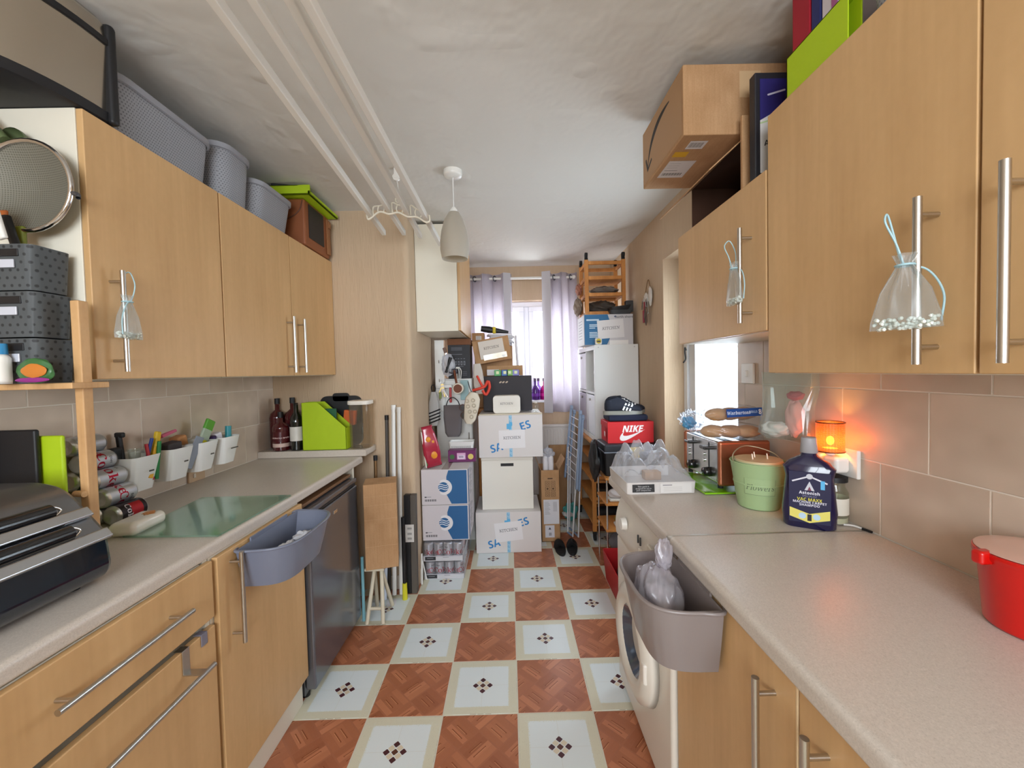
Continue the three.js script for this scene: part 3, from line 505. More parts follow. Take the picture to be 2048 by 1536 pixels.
// ---------------------------------------------------------------- white bins on the left wall and what is in them
{
  const rail = single('wall_rail', [span(LW + 0.011, LW + 0.02, 1.095, 1.108, -1.44, -2.07, 0.002)], M.white, 'white rail holding four white bins on the left tiles', 'rail'); void rail;
  const S = [[-1.535, 'filled with brushes and pens'], [-1.70, 'filled with dark papers'], [-1.85, 'with a yellow item on top'], [-2.0, 'holding a tablet packet, next to the ledge']];
  S.forEach(([z, w], i) => {
    const t = thing('hanging_bin', `white plastic bin hung on the left wall ${w}`, 'bin', [LW + 0.085, 0.975, z]);
    mesh('body', tub(0.075, 0.095, 0.125, 0.125, 0.13, 0.022, 0.0025), M.white, t);
    mesh('hook', span(-0.068, -0.058, 0.118, 0.136, -0.03, 0.03, 0.002), M.white, t);
    const slot = mesh('slot', rbox(0.003, 0.006, i === 3 ? 0.05 : 0.02, 0.053, 0.085, 0, 0.001, 2), std('#55524c', 0.6), t); slot.rotation.z = -0.19;
  });
  const put = (name, label, cat, z, geos, dx = 0, y = 0.985) => { const t = thing(name, label, cat, [LW + 0.085 + dx, y, z]); geos.forEach(([n, g, m]) => mesh(n, g, m, t)); return t; };
  put('scrub_brush', 'black scrubbing brush in the first white wall bin', 'brush', -1.485, [['head', rbox(0.03, 0.05, 0.04, 0, 0.135, 0, 0.008), M.black], ['handle', bar([0, 0, 0.0], [0, 0.12, 0], 0.008), M.black]], -0.02);
  put('peeler', 'black hooked utensil in the first white wall bin', 'utensil', -1.535, [['handle', at(rbox(0.018, 0.2, 0.016, 0, 0.1, 0, 0.006), 0, 0, 0, 0, 0, 0.1), M.black], ['head', at(rbox(0.035, 0.02, 0.014, -0.015, 0.2, 0, 0.006), 0, 0, 0), M.black]], -0.03);
  put('glass_tumbler', 'small clear cup in the first white wall bin', 'cup', -1.515, [['cup', lathe([[0.012, 0.06], [0.02, 0.15], [0.018, 0.15], [0.01, 0.062]], 20), M.clear]], 0.025);
  put('marker_pen', 'blue marker pen in the first white wall bin', 'pen', -1.555, [['barrel', at(bar([0, 0.02, 0], [0.03, 0.18, -0.02], 0.006), 0, 0, 0), std('#27408f', 0.4)]], 0.01);
  put('tape_cutter', 'yellow cutter knife in the first white wall bin', 'knife', -1.575, [['body', at(rbox(0.014, 0.17, 0.024, 0, 0.1, 0, 0.005), 0, 0.02, 0, -0.25), std('#d9b41c', 0.45)]], 0.025);
  put('ruler', 'yellow ruler in the first white wall bin', 'ruler', -1.55, [['strip', at(rbox(0.006, 0.12, 0.02, 0, 0.07, 0, 0.002), 0, 0.02, 0, -0.3), std('#e0a82a', 0.5)]], 0.045);
  put('green_marker', 'green marker in the first white wall bin', 'pen', -1.58, [['barrel', bar([0, 0.02, 0], [0.01, 0.165, -0.01], 0.007), std('#1f7a3c', 0.4)]], 0.045);
  put('red_pen', 'red pen in the first white wall bin', 'pen', -1.57, [['barrel', bar([0, 0.02, 0], [-0.01, 0.16, 0.01], 0.006), std('#a8202a', 0.4)]], 0.04);
  put('dark_folder', 'dark folded papers in the second white wall bin', 'papers', -1.70, [['stack', at(rbox(0.045, 0.13, 0.07, 0, 0.08, 0, 0.006), 0, 0, 0, 0.08, 0, -0.1), std('#3a3436', 0.6)]]);
  put('pink_notepad', 'pink note pad on top of the second white wall bin', 'notepad', -1.69, [['pad', at(rbox(0.05, 0.012, 0.08, 0, 0, 0, 0.003), 0.0, 0.175, 0, 0.2, 0, 0.3), std('#c95f7d', 0.6)]], -0.01);
  put('grey_card', 'grey card slanting out of the second white wall bin', 'card', -1.75, [['card', at(rbox(0.004, 0.14, 0.05, 0, 0.07, 0, 0.001), 0, 0.02, 0, -0.35, 0, -0.2), std('#8b929e', 0.6)]], 0.03);
  put('seed_packet', 'long green and white packet slanting out of the third white wall bin', 'packet', -1.86, [['pouch', at(rbox(0.012, 0.19, 0.055, 0, 0.1, 0, 0.005), 0, 0.025, 0.03, -0.42, 0, -0.12), std('#a9b8a4', 0.4)], ['top_print', at(rbox(0.013, 0.05, 0.056, 0, 0.18, 0, 0.005), 0, 0.025, 0.03, -0.42, 0, -0.12), std('#5da33a', 0.4)]]);
  put('yellow_sponge', 'yellow and green item in the third white wall bin', 'sponge', -1.865, [['sponge', rbox(0.035, 0.08, 0.03, 0, 0.085, 0.01, 0.012), std('#c9c21e', 0.7)]], 0.02);
  put('tissue_packet', 'orange and white packet behind the third white wall bin rim', 'packet', -1.81, [['pouch', at(rbox(0.05, 0.1, 0.05, 0, 0.1, 0, 0.01), 0, 0.01, 0, 0.2), std('#c58a58', 0.5)]], -0.03);
  put('battery_pack', 'purple and white battery pack in the fourth white wall bin', 'packet', -1.995, [['sleeve', at(rbox(0.04, 0.09, 0.04, 0, 0.1, 0, 0.008), 0, 0, 0, 0.2), std('#dcd8e2', 0.35)], ['purple_end', at(rbox(0.052, 0.05, 0.02, 0, 0.12, 0.03, 0.006), 0, 0, 0, 0.25), std('#35204f', 0.35)]]);
  put('teal_tube', 'teal tube in clear film in the fourth white wall bin', 'tube', -2.035, [['tube', bar([0, 0.02, 0], [0, 0.165, -0.01], 0.014), std('#2f8f98', 0.4)]], 0.01);
  const sk = thing('wall_socket', 'brown-tinted power socket under the white wall bins', 'socket', [LW + 0.008, 0.935, -1.93]); mesh('plate', rbox(0.01, 0.06, 0.1, 0.005, 0, 0, 0.003), std('#c8a888', 0.4), sk); mesh('rocker', rbox(0.008, 0.02, 0.012, 0.012, 0, 0.02, 0.002), std('#e4d6c4', 0.4), sk);
}
// ---------------------------------------------------------------- raised ledge by the chimney breast
const LY = WT + 0.041;
{
  const bottle = (name, label, x, z, mat, prof, lab) => { const t = thing(name, label, 'bottle', [x, LY, z]); mesh('glass', lathe(prof, 28), mat, t); lab(t); return t; };
  const gin = [[0, 0], [0.042, 0], [0.046, 0.006], [0.046, 0.135], [0.04, 0.153], [0.014, 0.17], [0.0135, 0.2], [0, 0.2]];
  const wine = [[0, 0], [0.034, 0], [0.037, 0.006], [0.037, 0.17], [0.03, 0.2], [0.014, 0.23], [0.0135, 0.285], [0, 0.285]];
  const gm = phys('#4a1016', 0.1, { clearcoat: 0.7 }), wm = phys('#101311', 0.08, { clearcoat: 0.8 });
  const wrap = (t, r, y, h, mat, name = 'label') => mesh(name, cyl(r, r, h, 0, y, 0, 28, true), mat, t);
  const cap = (t, y, m = M.black, r = 0.015, h = 0.035) => mesh('cap', cyl(r, r, h, 0, y, 0), m, t);
  const ginTex = canvasTex(256, 128, (x, w, h) => { fill(x, '#4a1016', w, h); for (const k of [0.1, 0.4, 0.7, 1]) { words(x, 'Whitley Neill', w * k, h * 0.6, 22, '#d8c4c0', { font: 'serif' }); words(x, '♞', w * k, h * 0.3, 40, '#d8c4c0'); } });
  const ginLab = (t) => { wrap(t, 0.0465, 0.085, 0.06, std('#ffffff', 0.3, { map: ginTex })); wrap(t, 0.0466, 0.035, 0.022, std('#cdb2a8', 0.6), 'neck_label'); cap(t, 0.215); };
  bottle('gin_bottle', 'dark red gin bottle at the front left of the ledge', -1.385, -2.458, gm, gin, ginLab);
  const b2 = bottle('gin_bottle', 'taller dark red gin bottle at the back of the ledge', -1.36, -2.552, gm, gin.map(([r, y]) => [r, y * 1.42]), (t) => { wrap(t, 0.0465, 0.14, 0.07, std('#ffffff', 0.3, { map: ginTex })); cap(t, 0.295); }); void b2;
  bottle('gin_bottle', 'dark red bottle in the corner of the ledge', -1.455, -2.552, gm, gin.map(([r, y]) => [r, y * 1.4]), (t) => cap(t, 0.292));
  bottle('wine_bottle', 'black wine bottle with a white label on the ledge', -1.29, -2.458, wm, wine, (t) => { wrap(t, 0.0375, 0.1, 0.085, std('#d8d4cc', 0.6)); });
  bottle('vinegar_bottle', 'small dark bottle with a grey cap beside the lime file', -1.268, -2.545, phys('#2a2422', 0.12, { clearcoat: 0.6 }), wine.map(([r, y]) => [r * 0.8, y * 0.75]), (t) => cap(t, 0.21, std('#8d8d90', 0.4), 0.013, 0.02));
  // lime magazine file, cut-away top, its tall side to the left
  const f = thing('magazine_file', 'lime green magazine file standing on the ledge', 'file', [-1.24, LY, -2.425]), W = 0.26, H = 0.285;
  const side = shape([[0, 0], [W, 0], [W, 0.13], [0.095, H], [0, H]]);
  mesh('side_panel', extr(side, 0.003).translate(0, 0, -0.003), M.lime, f); mesh('side_panel', extr(side, 0.003).translate(0, 0, -0.1), M.lime, f);
  mesh('spine', span(0, 0.003, 0, H, -0.1, 0, 0.0005), M.lime, f); mesh('front', span(W - 0.003, W, 0, 0.13, -0.1, 0, 0.0005), M.lime, f); mesh('bottom', span(0, W, 0, 0.003, -0.1, 0, 0.0005), M.lime, f);
  const bk = (label, z, x, h, w, m, rz = 0) => single('book', at(rbox(w, h, 0.016, w / 2, h / 2, 0, 0.002), 0, 0, 0, 0, 0, rz), m, label, 'book', [-1.24 + x, LY + 0.005, -2.425 + z]);
  const gb = bk('dark green book with figures in the lime file', -0.03, 0.075, 0.24, 0.12, std('#1d5b3a', 0.5)); void gb;
  bk('second dark green book in the lime file', -0.055, 0.06, 0.235, 0.12, std('#17482f', 0.5));
  const num = card('spine_print', 0.03, 0.11, (x, w, h) => { fill(x, '#1d5b3a', w, h); words(x, '3 2 1', w / 2, h / 2, 90, '#e6dcae', { rot: 1.57 }); }, gb, [0.1, 0.155, 0.0085]); void num;
  const ob = single('orange_box', [at(rbox(0.07, 0.09, 0.04, 0, 0.045, 0, 0.004), 0, 0, 0, 0, 0, -0.1)], std('#d2662a', 0.45), 'orange packet lying between the lime file and the clear jar', 'packet', [-1.005, LY + 0.135, -2.55]); void ob;
  const tr = thing('serving_tray', 'black tray with a cut-out handle leaning on the chimney breast', 'tray', [-1.07, LY, -2.585]);
  const ts = rrShape(0.26, 0.31, 0.05), th = new THREE.Path(); th.absellipse(0, 0.165, 0.03, 0.008, 0, 7); mesh('board', extr(ts, 0.01, 0.002).translate(0, 0.157, -0.01), M.black, tr); mesh('handle', at(extr(rrShape(0.1, 0.05, 0.02), 0.01, 0.002), 0, 0.305, -0.01), M.black, tr);
  const jar = thing('storage_jar', 'tall clear plastic jar with a white lid on the ledge end', 'jar', [-0.915, LY, -2.5]);
  mesh('wall', loft([rr(0.118, 0.12, 0.035, 0), rr(0.122, 0.124, 0.035, 0.265), rr(0.117, 0.119, 0.033, 0.265), rr(0.112, 0.114, 0.033, 0.004)], [true, true]), phys('#f2eee6', 0.04, { transmission: 0.97, thickness: 0, ior: 1.35 }), jar);
  mesh('lid', loft([rr(0.13, 0.132, 0.038, 0.265), rr(0.134, 0.136, 0.04, 0.268), rr(0.134, 0.136, 0.04, 0.284), rr(0.126, 0.128, 0.036, 0.288)]), std('#efeae0', 0.4), jar);
}
// ---------------------------------------------------------------- grey bin hung on the left door
function doorBin(label, mat, pos, ry, w, d, h) {
  const t = thing('hanging_door_bin', label, 'bin', pos, ry), s = (k, y, a = 0) => dRing(w * k - a, d * k - a, y, 30, 3.8).map(([x, yy, z]) => [x + a / 2 + 0.004, yy, z]);
  mesh('body', loft([s(0.82, 0), s(0.9, h * 0.4), s(1, h), s(1, h, 0.008), s(0.9, h * 0.4, 0.008), s(0.82, 0.005, 0.008)], [true, true], 1.0), mat, t);
  mesh('rim', tube(s(1.01, h - 0.002).map((p) => p), 0.0045, 90, 8, true), mat, t);
  mesh('hanger', [span(0.0, 0.006, h - 0.05, h + 0.012, -w * 0.3, w * 0.3, 0.002)], mat, t);
  return t;
}
{
  doorBin('blue-grey plastic bin hung on the left base door', phys('#72788a', 0.35, { clearcoat: 0.2 }), [BX + 0.004, 0.718, -1.445], 0, 0.37, 0.165, 0.132);
  for (const [i, [x, z, r]] of [[0.07, 0.01, 0.3], [0.075, -0.09, -0.4], [0.06, 0.105, 0.8]].entries()) single('tissue', lump(0.07, 0.045, 0.075, 0.2, 3, 3, i + 1), std('#d9dbe2', 0.9), 'crumpled white tissue in the blue-grey bin', 'tissue', [BX + 0.004 + x, 0.775, -1.445 + z], r, 'tissues in the blue-grey bin');
}
// ---------------------------------------------------------------- beyond the fridge
{
  const cb = thing('cardboard_box', 'tall plain cardboard box wedged beside the fridge', 'box', [-0.745, 0.31, -2.30], 0.25);
  mesh('box', rbox(0.175, 0.475, 0.15, 0, 0.2385, 0, 0.003, 1), M.card, cb);
  for (const y of [0.13, 0.28, 0.36, 0.41]) mesh('crease', rbox(0.174, 0.0015, 0.001, 0, y, 0.0753, 0.0004, 1), std('#c8a37c', 0.8), cb);
  const pole = (name, label, a, b, r, m, cap) => { const t = thing(name, label, 'pole', [a[0], 0, a[1]]); const d = [b[0] - a[0], b[2], b[1] - a[1]]; mesh('shaft', bar([0, r, 0], d, r, 12), m, t); if (cap) mesh('cap', bar(d, d.map((v, i) => v + (i === 1 ? 0.03 : 0)), r * 1.15, 12), cap, t); return t; };
  pole('curtain_pole', 'white pole leaning on the chimney breast, left of two', [-0.745, -2.50], [-0.735, -2.575, 1.165], 0.013, M.white, M.white);
  pole('curtain_pole', 'white pole leaning on the chimney breast, right of two', [-0.705, -2.51], [-0.702, -2.575, 1.15], 0.012, std('#dcd9d2', 0.45), std('#dcd9d2', 0.45));
  pole('broom_pole', 'dark grey pole beside the two white poles', [-0.785, -2.53], [-0.782, -2.58, 1.10], 0.011, std('#4d4844', 0.5), M.black);
  pole('bronze_pole', 'short bronze pole with a black tip by the end panel', [-0.83, -2.45], [-0.835, -2.5, 0.86], 0.011, std('#8a6a48', 0.3, { metalness: 0.7 }), M.black);
  pole('blue_stick', 'slim blue and white striped stick beside the fridge', [-0.845, -2.245], [-0.855, -2.275, 0.36], 0.009, std('#7fb7c4', 0.5));
  pole('pale_blue_stick', 'pale blue stick standing among the white poles', [-0.79, -2.45], [-0.77, -2.52, 0.75], 0.012, std('#cdd6e4', 0.45));
  const mp = pole('mop_handle', 'black mop handle with a yellow foot under the cardboard box', [-0.672, -2.47], [-0.678, -2.5, 0.5], 0.012, M.black); mesh('yellow_foot', cyl(0.016, 0.014, 0.1, 0, 0.05, 0), std('#d6cf2a', 0.5), mp);
  const lb = thing('long_package', 'long black and grey packaged item leaning on the chimney breast', 'package', [-0.645, 0.0, -2.55]); lb.rotation.x = -0.05;
  mesh('black_side', rbox(0.04, 0.62, 0.05, -0.02, 0.31, 0, 0.004), M.black, lb); mesh('grey_side', rbox(0.035, 0.62, 0.05, 0.018, 0.31, 0.001, 0.004), std('#5d564f', 0.7), lb);
  card('barcode_label', 0.055, 0.11, (x, w, h) => { fill(x, '#dedbd6', w, h); x.fillStyle = '#333'; for (const y of [0.15, 0.45, 0.72]) for (let i = 0; i < 9; i++) x.fillRect(w * 0.25, h * y + i * 9, w * 0.5, 1 + (i * 7) % 6); }, lb, [-0.005, 0.38, 0.0268]);
  const st = thing('step_stool', 'cream folding step stool standing beside the fridge', 'stool', [-0.79, 0, -2.3]), cr = std('#d8cfb8', 0.5);
  mesh('leg', [bar([-0.03, 0.005, 0.08], [0.0, 0.305, 0.0], 0.011)], cr, st); mesh('leg', [bar([0.06, 0.005, 0.08], [0.035, 0.305, 0.0], 0.011)], cr, st); mesh('leg', bar([-0.03, 0.005, -0.1], [0.0, 0.305, 0.02], 0.011), cr, st); mesh('leg', bar([0.06, 0.005, -0.1], [0.035, 0.305, 0.02], 0.011), cr, st);
  mesh('step', rbox(0.11, 0.015, 0.14, 0.015, 0.302, 0, 0.005), cr, st); mesh('crossbar', bar([-0.025, 0.08, 0.06], [0.056, 0.08, 0.06], 0.009), cr, st);
  const pl = P(783, 1206, 'y', 0.001); card('floor_label', 0.055, 0.075, (x, w, h) => { fill(x, '#e8e6ea', w, h); x.fillStyle = '#555'; for (let i = 0; i < 5; i++) x.fillRect(w * 0.35, h * 0.4 + i * 12, w * 0.3, 7); }, scene, [pl.x, 0.0012, pl.z], [-Math.PI / 2, 0.2, 0]).userData = { label: 'small white printed label on the floor by the poles', category: 'label' };
  const pt = thing('pipe_cover', 'short white bracket leaning at the chimney breast corner', 'bracket', [SX + 0.018, 0, PZ - 0.03]); mesh('arm', [bar([0, 0.005, 0], [0, 0.2, -0.02], 0.006), bar([0.02, 0.005, -0.06], [0.0, 0.17, -0.02], 0.004)], M.white, pt);
}
// ---------------------------------------------------------------- scent sachets on the handles
const beadG = new THREE.IcosahedronGeometry(0.0035, 0);
function sachet(label, x, y, z, dir, s, flat) {
  const t = thing('scent_sachet', label, 'sachet', [x, y, z]); t.scale.setScalar(s); t.rotation.y = flat;
  const net = phys('#f0f5f6', 0.35, { transmission: 0.9, thickness: 0, side: THREE.DoubleSide }), rib = std('#a9cdd6', 0.5);
  const ring = (w, d, yy, n = 24) => Array.from({ length: n }, (_, i) => { const a = -i / n * 2 * Math.PI; return [w * Math.cos(a) * (1 + 0.05 * Math.sin(6 * a)), yy, d * Math.sin(a) + 0.004 * Math.sin(5 * a)]; });
  mesh('pouch', loft([ring(0.048, 0.008, -0.125), ring(0.047, 0.014, -0.11), ring(0.034, 0.013, -0.06), ring(0.013, 0.009, -0.022), ring(0.01, 0.008, -0.014), ring(0.017, 0.011, 0.002)], [true, false], 1.3), net, t);
  const gs = []; for (let i = 0; i < 90; i++) gs.push(beadG.clone().translate(rnd(-0.042, 0.042), rnd(-0.124, -0.106), rnd(-0.007, 0.007)));
  const bd = mesh('beads', gs, std('#e9ece2', 0.7), t); bd.userData.kind = 'stuff';
  mesh('ribbon', [tube([[0.004, -0.016, 0.006], [0.012, 0.01, 0.01], [0.018, 0.04, 0.01], [0.022, 0.075, -0.006], [0.02, 0.06, -0.02], [0.008, 0.02, -0.012], [0, -0.016, -0.006]], 0.0017, 40, 6), tube([[-0.006, -0.016, 0.008], [-0.026, -0.03, 0.012], [-0.044, -0.07, 0.012], [-0.042, -0.115, 0.01]], 0.0017, 20, 6), torus(0.012, 0.002, 20, 6).rotateX(Math.PI / 2).translate(0, -0.017, 0)], rib, t);
}
sachet('pale scent sachet on the handle of the single left wall cabinet', LX + 0.043, 1.625, -1.147, 1, 0.95, Math.PI / 2 + 0.2);
sachet('pale scent sachet on the handle of the short right wall cabinet', RX - 0.045, 1.705, -1.25, -1, 1.0, Math.PI / 2 - 0.15);
sachet('pale scent sachet with white beads on the tall right wall cabinet', RX - 0.052, 1.575, -0.705, -1, 1.02, Math.PI / 2 + 0.5);

// ---------------------------------------------------------------- ceiling: pendant and clothes airer
{
  const t = thing('pendant_lamp', 'frosted glass pendant lamp hanging from the ceiling', 'lamp', [-0.262, CH, -2.12]);
  mesh('ceiling_rose', lathe([[0.048, 0], [0.048, -0.02], [0.042, -0.03], [0.012, -0.034], [0, -0.034]].reverse(), 32), M.whiteGloss, t);
  mesh('cord', bar([0, -0.03, 0], [0, -0.185, 0], 0.0028, 8), M.white, t);
  mesh('lamp_holder', lathe([[0, -0.235], [0.024, -0.235], [0.02, -0.2], [0.008, -0.182], [0, -0.18]], 24), M.whiteGloss, t);
  mesh('shade', lathe([[0.066, -0.448], [0.0745, -0.405], [0.074, -0.36], [0.066, -0.305], [0.05, -0.25], [0.028, -0.212], [0.025, -0.212], [0.047, -0.25], [0.063, -0.305], [0.071, -0.36], [0.0715, -0.405], [0.063, -0.448], [0.066, -0.448]], 40), phys('#d9d2c4', 0.6, { transmission: 0.55, thickness: 0, side: THREE.DoubleSide }), t);
}
{
  const t = thing('ceiling_airer', 'white wooden clothes airer slung under the ceiling', 'airer');
  const Y = [2.2, 2.22, 2.205, 2.175], tips = [[768, 466], [808, 466], [841, 472], [880, 487]], tops = [430, 510, 583, 617];
  const ln = Y.map((y, k) => { const a = P(tops[k], 0, 'y', y), b = P(...tips[k], 'y', y), d = a.clone().sub(b).normalize(); return { b, d, at: (z) => b.clone().addScaledVector(d, (z - b.z) / d.z) }; });
  ln.forEach((l) => { const a = l.at(-0.25), len = a.distanceTo(l.b), g = box(0.022, 0.03, len, 0, 0, 0, 0.003); g.rotateY(Math.atan2(l.d.x, l.d.z)); const m = a.clone().add(l.b).multiplyScalar(0.5); mesh('lath', g.translate(m.x, m.y, m.z), std('#e4e0d8', 0.5), t); });
  for (const z of [-2.08, -0.45]) {
    const q = ln.map((l) => l.at(z)), dn = q.map((p) => [p.x, p.y - 0.022, p.z]);
    const up = (i, j, s, h) => [q[i].x + (q[j].x - q[i].x) * s, q[i].y + (q[j].y - q[i].y) * s + h, z];
    const geo = [tube([[dn[0][0] - 0.018, dn[0][1] + 0.02, z], [dn[0][0] - 0.012, dn[0][1] - 0.004, z], dn[0], up(0, 1, 0.5, 0.0), dn[1], up(1, 2, 0.5, -0.008), dn[2], up(2, 3, 0.5, -0.01), dn[3], [dn[3][0] + 0.016, dn[3][1] + 0.004, z], [dn[3][0] + 0.016, dn[3][1] + 0.035, z]], 0.005, 80, 6)];
    for (const i of [0, 1, 2]) {
      geo.push(tube([[q[i].x + 0.016, q[i].y - 0.015, z], [q[i].x + 0.017, q[i].y + 0.034, z], up(i, i + 1, 0.5, 0.03), up(i, i + 1, 0.78, 0.032)], 0.004, 24, 6));
      geo.push(tube([up(i, i + 1, 0.45, 0.028), up(i, i + 1, 0.4, 0.01), up(i, i + 1, 0.45, -0.006)], 0.0035, 10, 6), tube([up(i, i + 1, 0.7, 0.028), up(i, i + 1, 0.75, 0.01), up(i, i + 1, 0.7, -0.006)], 0.0035, 10, 6));
    }
    const c = up(1, 2, 0.5, 0.055); geo.push(torus(0.013, 0.004, 20, 6).translate(...c));
    mesh('iron_bracket', geo, std('#e9e2d0', 0.4), t);
    const top = [c[0] - 0.005, CH, c[2]];
    mesh('cord', tube([[c[0], c[1] + 0.013, c[2]], [(c[0] + top[0]) / 2 + 0.004, (c[1] + top[1]) / 2, c[2]], [top[0], CH - 0.05, c[2]]], 0.0025, 12, 6), M.white, t);
    mesh('pulley', [at(cyl(0.018, 0.018, 0.014, 0, 0, 0, 20), top[0], CH - 0.045, top[2], Math.PI / 2), rbox(0.02, 0.05, 0.022, top[0], CH - 0.025, top[2], 0.004)], M.whiteGloss, t);
  }
}
// ---------------------------------------------------------------- far end: curtains, radiator, sill bottles
{
  const rod = thing('curtain_rod', 'white curtain rod above the far window', 'rod', [0, 2.282, -3.93]);
  mesh('rod', bar([-0.615, 0, 0], [0.64, 0, 0], 0.0125, 16), M.whiteGloss, rod);
  mesh('finial', new THREE.SphereGeometry(0.02, 16, 12).translate(0.65, 0, 0), M.whiteGloss, rod);
  for (const x of [0.6, -0.6]) mesh('bracket', [bar([x, 0, -0.11], [x, 0, 0], 0.007)], M.whiteGloss, rod);
  const cw = tex(128, 128, (u, v) => { const s = (vnoise(u * 64, v * 64, 64, 64) - 0.5) * 16; return [C01(186 + s), C01(178 + s), C01(188 + s)]; });
  const cm = phys('#ffffff', 0.95, { map: rep(cw, 6, 6), transmission: 0.34, thickness: 0, side: THREE.DoubleSide }), lin = phys('#dedce0', 0.95, { transmission: 0.4, thickness: 0, side: THREE.DoubleSide });
  function curtain(label, x0, x1, n, flip, y0) {
    const t = thing('curtain', label, 'curtain', [0, y0, -3.93]), H = 2.325 - y0, NX = 90, NY = 24;
    const sheet = (a, b, zo, mat, name) => {
      const pos = [], idx = [], uv = [];
      for (let j = 0; j <= NY; j++) for (let i = 0; i <= NX; i++) {
        const s = a + (b - a) * i / NX, v = j / NY, fl = 1 - 0.12 * Math.sin(v * 3.1) * flip, x = x0 + (x1 - x0) * (flip > 0 ? s * fl : 1 - (1 - s) * 1);
        const ph = s * n * Math.PI * 2 + 0.5; pos.push(x + 0.012 * Math.sin(ph * 2 + v), v * H, zo + 0.045 * Math.sin(ph) * (0.75 + 0.25 * v) + 0.006 * Math.sin(ph * 3 + v * 5)); uv.push(s * 1.4, v * H);
      }
      for (let j = 0; j < NY; j++) for (let i = 0; i < NX; i++) { const k = j * (NX + 1) + i; idx.push(k, k + 1, k + NX + 2, k, k + NX + 2, k + NX + 1); }
      const g = new THREE.BufferGeometry(); g.setAttribute('position', new THREE.Float32BufferAttribute(pos, 3)); g.setAttribute('uv', new THREE.Float32BufferAttribute(uv, 2)); g.setIndex(idx); g.computeVertexNormals();
      return mesh(name, g, mat, t);
    };
    sheet(0, 1, 0, cm, 'fabric');
    for (let k = 0; k < n * 2; k++) { const s = (k + 0.42) / (n * 2); const e = mesh('eyelet', torus(0.024, 0.005, 24, 8), M.darkSteel, t); e.position.set(x0 + (x1 - x0) * s, 2.282 - y0, 0.002); e.rotation.y = Math.PI / 2 - 0.6; }
    return { t, sheet };
  }
  curtain('lilac-grey eyelet curtain at the side of the wall unit', -0.44, 0.04, 2.5, 0, 0.985);
  const rc = curtain('lilac-grey eyelet curtain beside the white cube shelf', 0.345, 0.665, 2, 0, 0.985); void rc;
  const ed = single('curtain_lining', [at(span(0, 0.085, 0, 1.34, 0, 0.004, 0.002), 0, 0, 0, 0, -0.35)], lin, 'pale turned-back lining edge of the right curtain', 'lining', [0.335, 0.985, -3.865]); void ed;
  const ed2 = single('curtain_lining', [at(span(0, 0.075, 0, 1.34, 0, 0.004, 0.002), 0, 0, 0, 0, 0.4)], lin, 'pale turned-back lining edge of the left curtain', 'lining', [-0.03, 0.985, -3.865]); void ed2;
  const r = thing('radiator', 'white panel radiator under the far window', 'radiator', [0.2, 0.16, BZ + 0.01]);
  const rm = std('#e2dcd6', 0.4); mesh('panel', span(-0.45, 0.45, 0, 0.68, 0.03, 0.045, 0.004), rm, r); mesh('top_rail', span(-0.45, 0.45, 0.67, 0.695, 0.01, 0.06, 0.006), rm, r);
  for (let i = 0; i < 28; i++) mesh('rib', rbox(0.018, 0.62, 0.01, -0.435 + i * 0.0322, 0.34, 0.046, 0.004, 2), rm, r);
  for (const x of [-0.4, 0.4]) mesh('wall_bracket', [span(x, x + 0.03, 0.1, 0.6, 0.0, 0.03, 0.002), span(x, x + 0.02, -0.16, 0.0, 0.03, 0.045, 0.002)], rm, r);
  const gp = [[0, 0], [0.036, 0], [0.04, 0.01], [0.04, 0.1], [0.03, 0.13], [0.013, 0.145], [0.013, 0.185], [0, 0.185]];
  [[0.262, '#6a2a9c', 'purple gin bottle on the window sill'], [0.352, '#c0138e', 'bright pink gin bottle on the window sill'], [0.3, '#b79ad8', 'pale lilac bottle behind the coloured bottles on the sill', -0.07]].forEach(([x, c, l, dz = 0]) => {
    const b = thing('gin_bottle', l, 'bottle', [x, 1.1005, BZ + 0.01 + dz]); mesh('glass', lathe(gp, 28), phys(c, 0.08, { transmission: 0.6, thickness: 0 }), b); mesh('cap', cyl(0.015, 0.015, 0.03, 0, 0.2, 0), std('#4a3550', 0.4), b); mesh('label', cyl(0.0405, 0.0405, 0.03, 0, 0.05, 0, 24, true), std(c, 0.6), b);
  });
}
